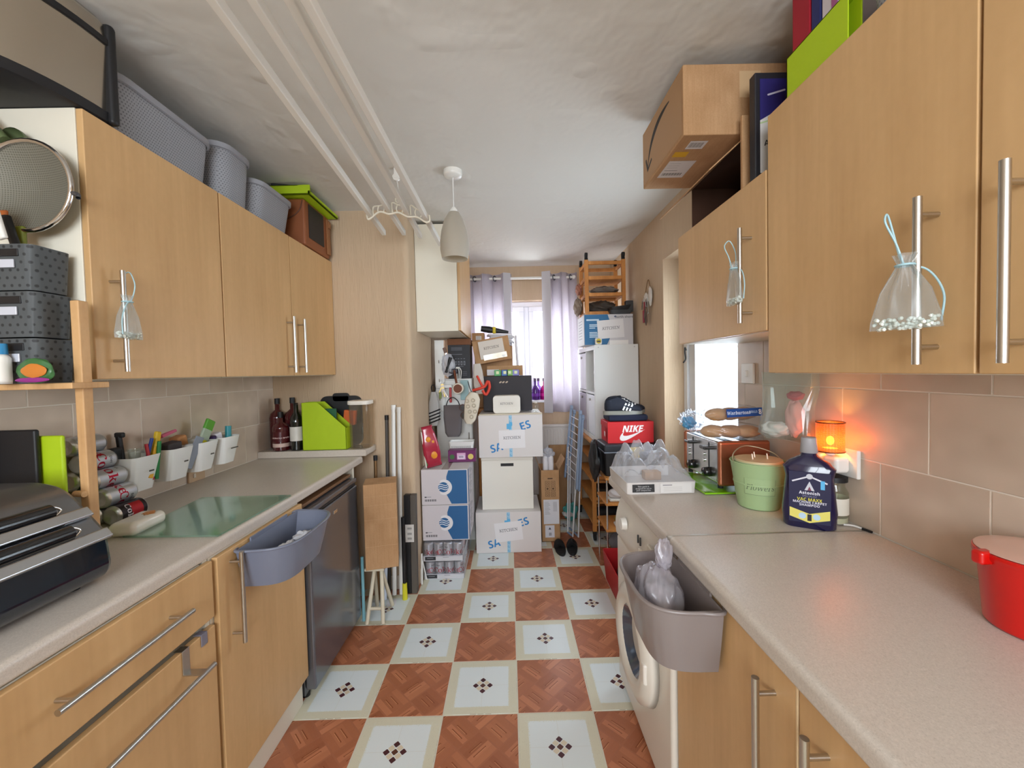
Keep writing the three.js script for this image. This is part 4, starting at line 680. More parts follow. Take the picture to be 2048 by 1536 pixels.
// ---------------------------------------------------------------- far left: wall unit, white cupboard and hanging things
unit('wall_cabinet', 'beech wall cabinet with a cream side hung past the chimney breast', -0.316, SX + 0.002, 1.675, 2.4, -2.785, -3.565, 1, [[-2.785, -3.175], [-3.175, -3.565]]);
{
  const c = thing('cupboard', 'tall white cupboard behind the stacked boxes', 'cupboard', [-0.45, 0, -3.62]);
  mesh('body', span(-0.15, 0.145, 0, 1.34, -0.22, 0.29, 0.004), M.white, c); mesh('door', span(-0.145, 0.14, 0.08, 1.33, 0.291, 0.309, 0.004), M.white, c); mesh('handle', bar([0.115, 0.75, 0.318], [0.115, 0.9, 0.318], 0.005), M.steel, c);
  const hb = thing('hook_board', 'narrow white board with hooks on the tall cupboard', 'board', [-0.555, 1.08, -3.285]); mesh('board', rbox(0.075, 0.575, 0.012, 0, 0.2875, 0, 0.004), M.white, hb);
  for (const y of [0.1, 0.25, 0.4]) mesh('hook', tube([[0, y, 0.006], [0, y - 0.01, 0.03], [0, y + 0.012, 0.035]], 0.003, 10, 6), M.chrome, hb);
  mesh('ledge', span(-0.02, 0.1, 0.19, 0.215, 0.008, 0.06, 0.002), M.white, hb);
  const bb = thing('appliance_box', 'black printed appliance box with a brown lid on the white cupboard', 'box', [-0.402, 1.341, -3.45]);
  mesh('box', span(-0.09, 0.09, 0, 0.275, -0.1, 0.12, 0.002), std('#26262b', 0.5), bb); mesh('lid_flap', span(-0.092, 0.092, 0.275, 0.325, -0.1, 0.122, 0.002), std('#7b4f33', 0.8), bb);
  card('front_print', 0.178, 0.272, (x, w, h) => { fill(x, '#26262b', w, h); x.fillStyle = '#70727a'; for (let i = 0; i < 4; i++) x.fillRect(w * 0.15, h * 0.07 + i * 10, w * 0.5, 4); x.fillRect(w * 0.05, h * 0.27, w * 0.6, 6); for (let i = 0; i < 5; i++) { x.fillRect(w * (0.18 + i * 0.13), h * 0.4, 20, 8); x.fillRect(w * (0.18 + i * 0.13), h * 0.48, 22, 50); x.fillStyle = '#3a3b42'; x.fillRect(w * (0.2 + i * 0.13), h * 0.52, 10, 20); x.fillStyle = '#70727a'; } x.fillRect(w * 0.05, h * 0.64, w * 0.65, 5); for (let i = 0; i < 3; i++) x.fillRect(w * 0.65, h * 0.8 + i * 20, w * 0.2, 4); }, bb, [0, 0.1375, 0.1215]);
  const hang = (name, label, cat, u, v, z, geos) => { const p = P(u, v, 'z', z), t = thing(name, label, cat, [p.x, p.y, p.z]); geos.forEach(([n, g, m]) => mesh(n, g, m, t)); return t; };
  const fabric = (c) => std(c, 0.95);
  hang('cloth_pouch', 'dark grey cloth pouch hanging from the hook board', 'pouch', 906, 840, -3.16, [['pouch', loft([rr(0.09, 0.03, 0.015, -0.13), rr(0.125, 0.05, 0.025, -0.1), rr(0.145, 0.055, 0.027, 0.02), rr(0.14, 0.05, 0.024, 0.115), rr(0.135, 0.045, 0.02, 0.116), rr(0.13, 0.04, 0.02, 0.08)], [true, true], 1.2), fabric('#6d6769')], ['drawstring', tube([[-0.05, 0.115, 0], [-0.03, 0.16, 0.0], [0.0, 0.175, -0.02], [0.04, 0.15, 0], [0.055, 0.115, 0]], 0.004), fabric('#3b3738')]]);
  hang('oven_glove', 'grey and black striped oven glove hanging by the beige wall', 'glove', 868, 815, -3.12, [['glove', loft([rr(0.05, 0.02, 0.01, -0.14), rr(0.085, 0.035, 0.017, -0.06), rr(0.075, 0.035, 0.017, 0.04), rr(0.04, 0.025, 0.012, 0.12)], [true, true], 1.3), fabric('#a9a6a3')], ...[-0.03, -0.055, -0.08, -0.105].map((y) => ['stripe', at(rbox(0.088, 0.011, 0.04, 0, 0, 0, 0.004), 0.004, y, 0, 0, 0, 0.35), fabric('#1c1a1c')]), ['loop', tube([[-0.01, 0.115, 0], [-0.015, 0.16, 0], [0.0, 0.175, 0], [0.015, 0.15, 0], [0.01, 0.115, 0]], 0.004), fabric('#222022')]]);
  hang('key_bunch', 'bunch of silver keys on the hook board', 'keys', 885, 783, -3.2, [['ring', torus(0.016, 0.002, 20, 6).translate(0, 0.075, 0), M.chrome], ...[-0.4, -0.1, 0.2, 0.5].map((a, i) => ['key', at(merge([rbox(0.012, 0.06, 0.003, 0, -0.04, 0, 0.001, 1), cyl(0.012, 0.012, 0.004, 0, 0, 0, 14).rotateX(Math.PI / 2)]), i * 0.003, 0.05 - i * 0.012, i * 0.008, 0, 0, a), i % 2 ? M.chrome : std('#b9a36a', 0.3, { metalness: 0.9 })]), ['fob', rbox(0.02, 0.05, 0.008, -0.015, -0.03, 0.02, 0.004), std('#7c8a3a', 0.5)]]);
  hang('red_knife', 'small red folding knife among the hanging things', 'knife', 901, 790, -3.19, [['body', rbox(0.02, 0.12, 0.014, 0, 0, 0, 0.007), std('#b3262b', 0.4)]]);
  hang('round_brush', 'round brown and cream brush hanging on the hook board', 'brush', 916, 777, -3.13, [['rim', at(cyl(0.044, 0.04, 0.025, 0, 0, 0, 28), 0, 0, 0, Math.PI / 2), std('#e5dccb', 0.6)], ['face', at(cyl(0.033, 0.033, 0.004, 0, 0, 0, 28), 0, 0, 0.014, Math.PI / 2), std('#6a3418', 0.6)], ['handle', bar([-0.01, 0.04, 0], [-0.03, 0.14, -0.03], 0.009), std('#6a3418', 0.5)]]);
  hang('whisk', 'white wire utensil standing behind the round brush', 'utensil', 916, 748, -3.2, [['wires', merge([-0.02, -0.007, 0.007, 0.02].map((x) => tube([[x, -0.04, 0], [x * 1.2, 0.03, 0], [x * 0.4, 0.055, 0]], 0.0035, 12, 6))), M.whiteGloss]]);
  hang('face_mask', 'pale teal face mask hanging on the cupboard door', 'mask', 929, 780, -3.27, [['cloth', rbox(0.065, 0.16, 0.012, 0, 0, 0, 0.006), fabric('#a8c6c8')], ['cord', tube([[0.03, 0.07, 0.01], [0.05, 0.0, 0.02], [0.07, -0.05, 0.01]], 0.003), fabric('#222428')]]);
  hang('sunglasses', 'brown sunglasses hung on the grey pouch', 'sunglasses', 926, 823, -3.1, [['lens', at(cyl(0.024, 0.024, 0.003, 0, 0, 0, 20), 0, 0.028, 0, Math.PI / 2), M.blackGloss], ['lens', at(cyl(0.024, 0.024, 0.003, 0, 0, 0, 20), 0.008, -0.03, 0, Math.PI / 2), M.blackGloss], ['frame', merge([torus(0.025, 0.004, 24, 8).translate(0, 0.028, 0), torus(0.025, 0.004, 24, 8).translate(0.008, -0.03, 0)]), std('#4a2a1e', 0.3)]]);
  hang('sandal', 'cream sandal with a dimpled sole among the hanging things', 'sandal', 943, 815, -3.06, [['sole', at(loft([rr(0.05, 0.02, 0.01, -0.125), rr(0.09, 0.026, 0.013, -0.09), rr(0.115, 0.026, 0.013, 0.02), rr(0.11, 0.026, 0.013, 0.07), rr(0.06, 0.02, 0.01, 0.115)], [true, true], 1.4), 0, 0, 0, 0, 0, -0.18), fabric('#d9cfbd')], ...[[-0.03, 0.05], [0.015, 0.055], [-0.025, 0.01], [0.02, 0.015], [-0.012, -0.03], [0.028, -0.03], [0, -0.07]].map(([x, y]) => ['dimple', at(torus(0.012, 0.004, 16, 6), x, y, 0.013), fabric('#bdb29e')])]);
  hang('flip_flop', 'pale grey sole with a red strap hanging beside the black box', 'sandal', 957, 757, -3.16, [['sole', at(loft([rr(0.06, 0.016, 0.008, -0.12), rr(0.085, 0.02, 0.01, -0.05), rr(0.075, 0.02, 0.01, 0.05), rr(0.055, 0.016, 0.008, 0.115)], [true, true], 1.4), 0, 0, 0, 0, 0, 0.08), fabric('#c7c0b8')], ['strap', merge([tube([[-0.045, -0.09, 0.015], [0.0, -0.08, 0.03], [0.05, -0.06, 0.03], [0.075, -0.02, 0.03], [0.085, -0.07, 0.03], [0.055, -0.125, 0.03], [0.03, -0.09, 0.03]], 0.011, 40, 8), tube([[-0.01, 0.02, 0.012], [0.01, -0.02, 0.025], [0.035, -0.07, 0.028]], 0.009, 16, 8)]), std('#d8432f', 0.6)]]);
  hang('clear_pouch', 'clear pouch with small tools hung above the ledge', 'pouch', 897, 730, -3.2, [['pouch', lump(0.1, 0.17, 0.03, 0.12, 3, 3, 3), M.filmHazy], ['tool', bar([-0.02, -0.06, 0], [0.02, 0.06, 0.01], 0.014), M.black], ['tool', rbox(0.07, 0.04, 0.025, 0.035, -0.05, 0.0, 0.01), std('#2a2730', 0.4)]]);
  hang('bottle_opener', 'small silver opener hanging at the top of the hook board', 'opener', 892, 708, -3.23, [['body', at(rbox(0.022, 0.09, 0.006, 0, 0, 0, 0.003), 0, 0, 0, 0, 0, 0.25), M.chrome], ['grip', at(rbox(0.024, 0.045, 0.012, 0, 0.03, 0, 0.004), 0, 0, 0, 0, 0, 0.3), std('#6b4a3a', 0.5)]]);
}
// ---------------------------------------------------------------- stacked boxes
function carton(name, label, w, h, d, pos, mat, ry = 0) { const t = thing(name, label, 'box', pos, ry); mesh('box', box(w, h, d, 0, h / 2, 0, 0.003), mat, t); return t; }
const WB = '#d9d3d0';
M.whiteCard = std(WB, 0.7);
{
  const film = phys('#f4f4f8', 0.15, { transmission: 0.93, thickness: 0, ior: 1.35 });
  const cg = cyl(0.0322, 0.0322, 0.1, 0, 0.056, 0, 16, true), ce = merge([lathe([[0, 0.0], [0.026, 0.0], [0.0322, 0.007]], 16), lathe([[0.0322, 0.106], [0.026, 0.115], [0.024, 0.112], [0, 0.111]], 16)]);
  ['lower', 'upper'].forEach((n, k) => {
    const t = thing('can_multipack', `film-wrapped tray of silver cola cans, ${n} of two under the white and blue boxes`, 'multipack', [k ? -0.472 : -0.466, k * 0.1235 + 0.0005, -2.9]);
    mesh('tray', [span(-0.134, 0.134, 0, 0.004, -0.2, 0.2, 0.001), span(-0.134, 0.134, 0, 0.036, 0.197, 0.2, 0.001), span(-0.134, 0.134, 0, 0.036, -0.2, -0.197, 0.001), span(-0.134, -0.131, 0, 0.036, -0.2, 0.2, 0.001), span(0.131, 0.134, 0, 0.036, -0.2, 0.2, 0.001)], std('#cfcfd2', 0.7), t);
    card('tray_print', 0.266, 0.035, (x, w, h) => { fill(x, '#cfcfd4', w, h); x.fillStyle = '#2c2c30'; x.fillRect(w * 0.05, h * 0.15, w * 0.27, h * 0.7); x.fillStyle = '#8a8a90'; x.fillRect(w * 0.1, h * 0.4, w * 0.16, 4); x.fillRect(w * 0.5, h * 0.25, w * 0.15, 3); }, t, [0, 0.0185, 0.2008]);
    for (let i = 0; i < 4; i++) for (let j = 0; j < 6; j++) { if (j > 0 && i < 3) continue; const c = mesh('can', cg, M.can, t); c.position.set(-0.0985 + i * 0.0657, 0.004, 0.163 - j * 0.0657); c.rotation.y = i * 2.1 + j * 1.7 + k; mesh('can_rims', ce, M.canEnd, c); }
    mesh('film_wrap', loft([rr(0.27, 0.404, 0.012, 0.03), rr(0.272, 0.406, 0.014, 0.1), rr(0.262, 0.396, 0.02, 0.1215)], [false, true]), film, t, 'clear shrink film');
  });
  const face = (x, w, h, swirl) => {
    fill(x, '#cfc9ce', w, h); x.fillStyle = '#245f94'; x.beginPath(); x.moveTo(w * 0.585, h * 0.02); x.lineTo(w * 0.98, h * 0.02); x.lineTo(w * 0.98, h * 0.98); x.lineTo(w * 0.64, h * 0.98); x.lineTo(w * 0.54, h * 0.72); x.lineTo(w * 0.54, h * 0.2); x.closePath(); x.fill();
    x.fillStyle = '#e4e2e6'; x.beginPath(); x.arc(w * 0.49, h * 0.5, h * 0.22, 0, 7); x.fill(); x.fillStyle = '#cfc9ce'; x.fillRect(w * 0.2, h * 0.2, w * 0.2, h * 0.6); x.fillStyle = '#245f94'; x.beginPath(); x.arc(w * 0.47, h * 0.5, h * 0.145, 0, 7); x.fill();
    x.strokeStyle = '#e8e8ee'; x.lineWidth = h * 0.022; for (const k of [-0.06, 0, 0.06]) { x.beginPath(); x.moveTo(w * 0.37, h * (0.5 + k)); x.bezierCurveTo(w * 0.44, h * (0.42 + k), w * 0.5, h * (0.58 + k), w * 0.57, h * (0.48 + k)); x.stroke(); }
    x.fillStyle = '#33333a'; for (let i = 0; i < 16; i++) x.fillRect(w * 0.06 + i * 4.2, h * 0.84, 1 + (i * 5) % 3, h * 0.06); x.fillRect(w * 0.06, h * 0.76, 10, 6); x.fillStyle = '#8a8a92'; x.fillRect(w * 0.1, h * 0.765, w * 0.1, 3);
  };
  const sideFace = (x, w, h) => { fill(x, '#cfc9ce', w, h); x.fillStyle = '#245f94'; x.fillRect(0, h * 0.02, w * 0.12, h * 0.96); x.fillStyle = '#8d8b92'; for (let i = 0; i < 12; i++) x.fillRect(w * (0.2 + 0.06 * (i % 3)), h * (0.08 + i * 0.07), w * (0.2 + 0.04 * ((i * 7) % 5)), 5); };
  ['lower', 'upper'].forEach((n, k) => {
    const t = carton('shipping_carton', `white carton with a blue band and wave emblem, ${n} of two on the cola trays`, 0.318, 0.243, 0.4, [-0.452, 0.2475 + k * 0.2445, -2.94], std('#cfc9c8', 0.7));
    card('front_print', 0.314, 0.239, face, t, [0, 0.1215, 0.2008]); card('side_print', 0.396, 0.239, sideFace, t, [0.1598, 0.1215, 0], [0, Math.PI / 2, 0]);
    if (k) { mesh('tape', span(-0.02, 0.03, 0.243, 0.2436, -0.2, 0.2, 0.0002), phys('#a08d84', 0.2, { clearcoat: 0.6 }), t); }
  });
  const cr = thing('snack_bag', 'red and orange snack bag on the upper white and blue carton', 'bag', [-0.525, 0.737, -2.79]); cr.rotation.set(0.04, 0.3, 0.16); cr.position.y = 0.745;
  const bg = (w, y, b) => rr(w, b, Math.min(0.02, b / 2.2), y); mesh('bag', loft([bg(0.1, 0, 0.012), bg(0.108, 0.012, 0.035), bg(0.1, 0.035, 0.06), bg(0.116, 0.1, 0.07), bg(0.108, 0.17, 0.066), bg(0.092, 0.23, 0.04), bg(0.07, 0.27, 0.018), bg(0.078, 0.29, 0.006)], [true, true], 1.3), phys('#a81e3c', 0.25, { clearcoat: 0.6 }), cr);
  mesh('white_seam', at(rbox(0.008, 0.25, 0.035, 0, 0, 0, 0.003), -0.05, 0.135, 0.005, 0, 0, -0.06), std('#e8e4dc', 0.4), cr); mesh('green_corner', rbox(0.03, 0.05, 0.036, -0.042, 0.045, 0.004, 0.01), std('#2c7a3a', 0.4), cr);
  for (const [x, y, s] of [[0.01, 0.09, 0.027], [-0.008, 0.2, 0.017], [0.02, 0.175, 0.014], [0.026, 0.14, 0.011]]) mesh('fruit_print', at(new THREE.SphereGeometry(s, 20, 10).scale(1, 1.15, 0.5), x, y, 0.026), std('#e3932a', 0.4), cr);
  const pb = carton('biscuit_box', 'purple biscuit box on the upper white and blue carton', 0.2, 0.085, 0.09, [-0.355, 0.7375, -2.99], std('#6a1a5a', 0.45));
  card('front_print', 0.196, 0.081, (x, w, h) => { fill(x, '#6a1a5a', w, h); x.fillStyle = '#d9a9cc'; x.fillRect(w * 0.32, h * 0.2, w * 0.32, h * 0.6); x.fillStyle = '#ece2ee'; x.beginPath(); x.roundRect(w * 0.36, h * 0.4, w * 0.24, h * 0.32, 8); x.fill(); x.strokeStyle = '#7d5a86'; x.lineWidth = 4; for (const q of [0.49, 0.6]) { x.beginPath(); x.moveTo(w * 0.39, h * q); for (let i = 0; i < 9; i++) x.lineTo(w * (0.39 + i * 0.022), h * (q + (i % 2 ? 0.05 : -0.03))); x.stroke(); } x.fillStyle = '#d8c46a'; x.beginPath(); x.arc(w * 0.83, h * 0.55, h * 0.25, 0, 7); x.fill(); x.fillStyle = '#3c6b3a'; x.beginPath(); x.arc(w * 0.14, h * 0.55, h * 0.22, 0, 7); x.fill(); }, pb, [0, 0.0425, 0.0458]);
  const wt = thing('plastic_basket', 'white slotted plastic basket behind the purple biscuit box', 'basket', [-0.37, 0.7375, -3.1]); mesh('body', tub(0.15, 0.09, 0.19, 0.11, 0.13, 0.015, 0.003), M.white, wt); for (let i = 0; i < 10; i++) mesh('slot', rbox(0.006, 0.04, 0.003, -0.068 + i * 0.015, 0.085, 0.0515, 0.001, 1), std('#a9a6a2', 0.6), wt).rotation.x = 0.08;
  const sales = (x, w, h) => {
    fill(x, WB, w, h); words(x, 'SA', w * 0.27, h * 0.77, h * 0.26, '#2b7fc0', { rot: -0.25 }); words(x, 'ES', w * 0.73, h * 0.25, h * 0.26, '#2b7fc0', { rot: -0.3 });
    x.fillStyle = '#9cc6df'; x.fillRect(w * 0.475, 0, w * 0.05, h); x.strokeStyle = '#4a9acb'; x.lineWidth = 3; for (let i = 0; i < 10; i++) { x.beginPath(); x.arc(w * 0.5, h * (0.05 + i * 0.1), w * 0.014, 0, 4.5); x.stroke(); }
    x.fillStyle = '#58aede'; x.fillRect(w * 0.44, h * 0.2, w * 0.07, h * 0.13); x.fillRect(w * 0.48, h * 0.17, w * 0.05, h * 0.08);
  };
  const sheet = (t, w, h, pos, rz) => card('paper_label', w, h, (x, W, H) => { fill(x, '#e6e3e4', W, H); words(x, 'KITCHEN', W / 2, H * 0.42, W * 0.15, '#4a4a50', { font: 'serif', style: '' }); }, t, pos, [0, 0, rz], { label: 'white paper reading KITCHEN' });
  const tp = (t, h, y) => mesh('clear_tape', rbox(0.14, h, 0.0008, 0.01, y, 0.0022, 0.0002, 1), phys('#f6f6f2', 0.08, { transmission: 0.8, thickness: 0 }), t);
  const s1 = carton('moving_box', 'white moving box on the floor with blue letters and a KITCHEN label', 0.5, 0.315, 0.42, [-0.028, 0.0005, -3.28], M.whiteCard);
  card('front_print', 0.496, 0.311, sales, s1, [0, 0.1575, 0.2108], [0, 0, 0], { px: 512 }); sheet(s1, 0.21, 0.148, [0.0, 0.165, 0.2118], 0.1);
  const wb = thing('storage_box', 'plain white storage box with a black handle slot', 'box', [-0.028, 0.316, -3.31]); mesh('box', rbox(0.4, 0.385, 0.36, 0, 0.1925, 0, 0.004, 2), std('#e6e1d6', 0.45), wb); mesh('lid', rbox(0.404, 0.03, 0.364, 0, 0.4, 0, 0.004, 2), std('#e6e1d6', 0.45), wb); mesh('handle_slot', rbox(0.1, 0.023, 0.004, 0.0, 0.35, 0.1795, 0.0015, 3), M.black, wb);
  const s2 = carton('moving_box', 'white moving box with blue letters on the plain storage box', 0.49, 0.325, 0.44, [0.005, 0.732, -3.31], M.whiteCard);
  card('front_print', 0.486, 0.321, sales, s2, [0, 0.1625, 0.2208], [0, 0, 0], { px: 512 }); sheet(s2, 0.2, 0.14, [0.01, 0.14, 0.2218], 0.02);
  mesh('lid_edge', span(-0.24, 0.245, 0.325, 0.334, 0.16, 0.222, 0.003), std('#d8cdb8', 0.7), s2);
  const wk = thing('bread_bin', 'small rounded white box reading KITCHEN on the moving box', 'box', [-0.02, 1.067, -3.19]); mesh('body', extr(rrShape(0.205, 0.13, 0.025), 0.12, 0.003).translate(0, 0.068, -0.06), std('#e4ded4', 0.45), wk);
  card('paper_label', 0.13, 0.05, (x, w, h) => { fill(x, '#e2dcd2', w, h); words(x, 'KITCHEN', w / 2, h / 2, 44, '#3f3c40', { font: 'serif', style: '' }); }, wk, [0.0, 0.075, 0.0638]);
  const kb = carton('laptop_carton', 'black carton with a white streak mark behind the small white box', 0.4, 0.285, 0.13, [-0.012, 1.0675, -3.39], std('#2b262b', 0.6));
  card('streak_print', 0.085, 0.03, (x, w, h) => { fill(x, '#2b262b', w, h); x.fillStyle = '#c9b49c'; for (const k of [0.1, 0.38, 0.7]) { x.beginPath(); x.ellipse(w * (k + 0.1), h * 0.5, w * 0.14, h * 0.2, -0.5, 0, 7); x.fill(); } }, kb, [-0.03, 0.235, 0.0658]);
  [['#3a9a4a', -0.09, 'green'], ['#2f68b0', -0.03, 'blue'], ['#6aa43a', 0.01, 'light green'], ['#7a78c0', 0.06, 'lilac']].forEach(([c, x, n]) => { const p = thing('food_sachet', `${n} food sachet standing in the top of the black carton`, 'sachet', [x, 1.3535, -3.345]); mesh('sachet', rbox(0.055, 0.05, 0.012, 0, 0.025, 0, 0.004), std(c, 0.4), p); mesh('window', rbox(0.024, 0.024, 0.003, 0, 0.028, 0.0065, 0.001), std('#d8e0a8', 0.4), p); });
  const fl = thing('flat_box', 'flat brown box under the tilted cardboard box', 'box', [-0.03, 1.3535, -3.43]); mesh('box', rbox(0.3, 0.085, 0.05, 0, 0.043, 0, 0.003), M.card, fl); const fw = mesh('white_end', rbox(0.1, 0.05, 0.03, -0.1, 0.03, 0.03, 0.003), std('#e2dfe4', 0.5), fl); void fw;
  const kt = carton('cardboard_box', 'tilted cardboard box with a KITCHEN label on top of the pile', 0.31, 0.2, 0.18, [-0.12, 1.475, -3.53], M.card); kt.rotation.z = 0.16;
  card('paper_label', 0.21, 0.15, (x, w, h) => { fill(x, '#dcd3c8', w, h); words(x, 'KITCHEN', w / 2, h * 0.42, 36, '#5a5048', { font: 'serif', style: '' }); }, kt, [0.0, 0.11, 0.1008]); mesh('clear_tape', rbox(0.2, 0.045, 0.0008, 0.02, 0.045, 0.1016, 0.0002, 1), phys('#f0e6cc', 0.1, { transmission: 0.75, thickness: 0 }), kt);
  mesh('hazard_print', extr(shape([[0.09, 0.02], [0.115, 0.045], [0.07, 0.045]]), 0.0008).translate(0, 0, 0.1005), std('#3c2a1c', 0.8), kt);
  const sb = carton('parcel', 'small cardboard parcel with a white label behind the tilted box', 0.11, 0.12, 0.1, [-0.265, 1.6205, -3.7], M.card); card('label', 0.05, 0.035, (x, w, h) => { fill(x, '#e4e0dc', w, h); x.fillStyle = '#777'; for (let i = 0; i < 5; i++) x.fillRect(20, 30 + i * 28, w - 60, 8); }, sb, [0.005, 0.075, 0.0508]);
  const hp = carton('cardboard_box', 'brown box holding up the parcel behind the tilted box', 0.34, 0.55, 0.15, [-0.13, 1.069, -3.73], M.card); hp.position.y = 1.069; const su = thing('side_table', 'narrow table behind the moving boxes carrying the tall brown box', 'table', [-0.1, 0, -3.76]); mesh('top', span(-0.19, 0.25, 1.04, 1.067, -0.075, 0.18, 0.003), M.orangeWood, su); for (const [x, z] of [[-0.17, -0.055], [0.23, -0.055], [-0.17, 0.15], [0.23, 0.15]]) mesh('leg', bar([x, 0, z], [x, 1.04, z], 0.015), M.orangeWood, su);
  const en = thing('envelope_pile', 'pile of white mailing bags on top of the far boxes', 'bags', [-0.075, 1.622, -3.73]); for (let i = 0; i < 5; i++) mesh('mailing_bag', at(rbox(0.22, 0.022, 0.13, 0, 0, 0, 0.009), 0.0 + (i % 2) * 0.02, 0.012 + i * 0.022, 0, 0, 0.1 * i - 0.2), std(i % 2 ? '#d9dce4' : '#eceaf0', 0.5), en);
  mesh('hanging_bag', at(rbox(0.02, 0.3, 0.13, 0, 0, 0, 0.008), 0.155, -0.06, 0.01, 0, 0, 0.05), std('#e6e6ee', 0.5), en);
  const tl = thing('hand_tool', 'black and yellow hand tool lying on the white mailing bags', 'tool', [-0.12, 1.735, -3.7]); mesh('body', at(loft([rr(0.05, 0.05, 0.02, -0.12), rr(0.06, 0.055, 0.025, -0.05), rr(0.045, 0.045, 0.02, 0.03), rr(0.02, 0.03, 0.009, 0.13)], [true, true], 1.2), 0, 0.03, 0, 0, 0, -Math.PI / 2 - 0.15), M.black, tl); mesh('yellow_grip', rbox(0.03, 0.06, 0.058, 0.0, 0.03, 0, 0.01), std('#d8c21e', 0.5), tl);
  const gl = thing('glass_jar', 'small clear glass jar on the corner of the moving box', 'jar', [0.205, 1.0665, -3.2]); mesh('glass', lathe([[0, 0], [0.022, 0], [0.025, 0.01], [0.025, 0.05], [0.018, 0.065]], 20), M.clear, gl); mesh('lid', cyl(0.018, 0.018, 0.01, 0, 0.07, 0), std('#a39682', 0.4), gl);
  // tall brown box with rolls in it
  const tb = thing('tall_carton', 'tall narrow printed carton on the floor beside the moving box', 'box', [0.325, 0.0005, -3.37]);
  mesh('box', [span(-0.085, 0.065, 0, 0.585, 0.117, 0.12, 0.0005), span(-0.085, 0.065, 0, 0.585, -0.12, -0.117, 0.0005), span(-0.085, -0.082, 0, 0.585, -0.12, 0.12, 0.0005), span(0.062, 0.065, 0, 0.585, -0.12, 0.12, 0.0005), span(-0.085, 0.065, 0, 0.004, -0.12, 0.12, 0.0005)], M.card, tb);
  mesh('flap', at(rbox(0.003, 0.13, 0.22, 0, 0.065, 0, 0.001), -0.085, 0.585, 0, 0, 0, 0.35), M.card, tb); mesh('flap', at(rbox(0.003, 0.1, 0.22, 0, 0.05, 0, 0.001), 0.065, 0.585, 0, 0, 0, -0.5), M.card, tb);
  card('icon_print', 0.1, 0.17, (x, w, h) => { fill(x, '#b48c63', w, h); x.strokeStyle = x.fillStyle = '#5d4228'; x.lineWidth = 7; x.fillRect(w * 0.3, h * 0.02, w * 0.4, h * 0.06); for (let i = 0; i < 2; i++) for (let j = 0; j < 3; j++) { x.strokeRect(w * (0.12 + i * 0.45), h * (0.18 + j * 0.26), w * 0.32, h * 0.2); x.beginPath(); x.arc(w * (0.28 + i * 0.45), h * (0.28 + j * 0.26), w * 0.08, 0, 7); j === 1 ? x.fill() : x.stroke(); } }, tb, [-0.01, 0.44, 0.1208]);
  card('shipping_label', 0.125, 0.2, (x, w, h) => { fill(x, '#dcdce2', w, h); x.fillStyle = '#55555c'; for (let i = 0; i < 9; i++) x.fillRect(w * 0.08, h * (0.1 + i * 0.06), w * (0.25 + 0.05 * (i % 3)), 4); for (let i = 0; i < 18; i++) x.fillRect(w * 0.62, h * 0.1 + i * 9, w * 0.25, 2 + (i * 5) % 5); }, tb, [-0.005, 0.245, 0.1212]);
  card('second_label', 0.075, 0.1, (x, w, h) => { fill(x, '#dad9e0', w, h); x.fillStyle = '#4a4a55'; x.beginPath(); x.moveTo(w * 0.5, h * 0.15); x.lineTo(w * 0.65, h * 0.35); x.lineTo(w * 0.35, h * 0.35); x.fill(); for (let i = 0; i < 8; i++) x.fillRect(w * 0.4 + i * 9, h * 0.6, 3 + (i * 3) % 4, h * 0.25); }, tb, [-0.02, 0.085, 0.1212]);
  for (const [i, x] of [[0, -0.03], [1, 0.015]]) single('paper_roll', [cyl(0.022, 0.022, 0.2, 0, 0.1, 0, 24), new THREE.SphereGeometry(0.022, 20, 8, 0, 6.3, 0, 1.6).translate(0, 0.2, 0)], std('#e8e6ea', 0.7), 'white wrapped roll standing in the tall printed carton', 'roll', [0.315 + x, 0.47, -3.31], i, 'rolls in the tall carton');
  single('plastic_bag', lump(0.1, 0.09, 0.07, 0.16, 3, 3, 5).translate(0, 0.045, 0), M.filmHazy, 'crumpled clear bag over the white rolls', 'bag', [0.31, 0.66, -3.33]);
  single('flattened_carton', at(rbox(0.2, 0.66, 0.05, 0, 0.33, 0, 0.003), 0, 0, 0, -0.03), M.card, 'large flattened brown carton leaning under the radiator', 'box', [0.475, 0.0005, -3.92]);
}

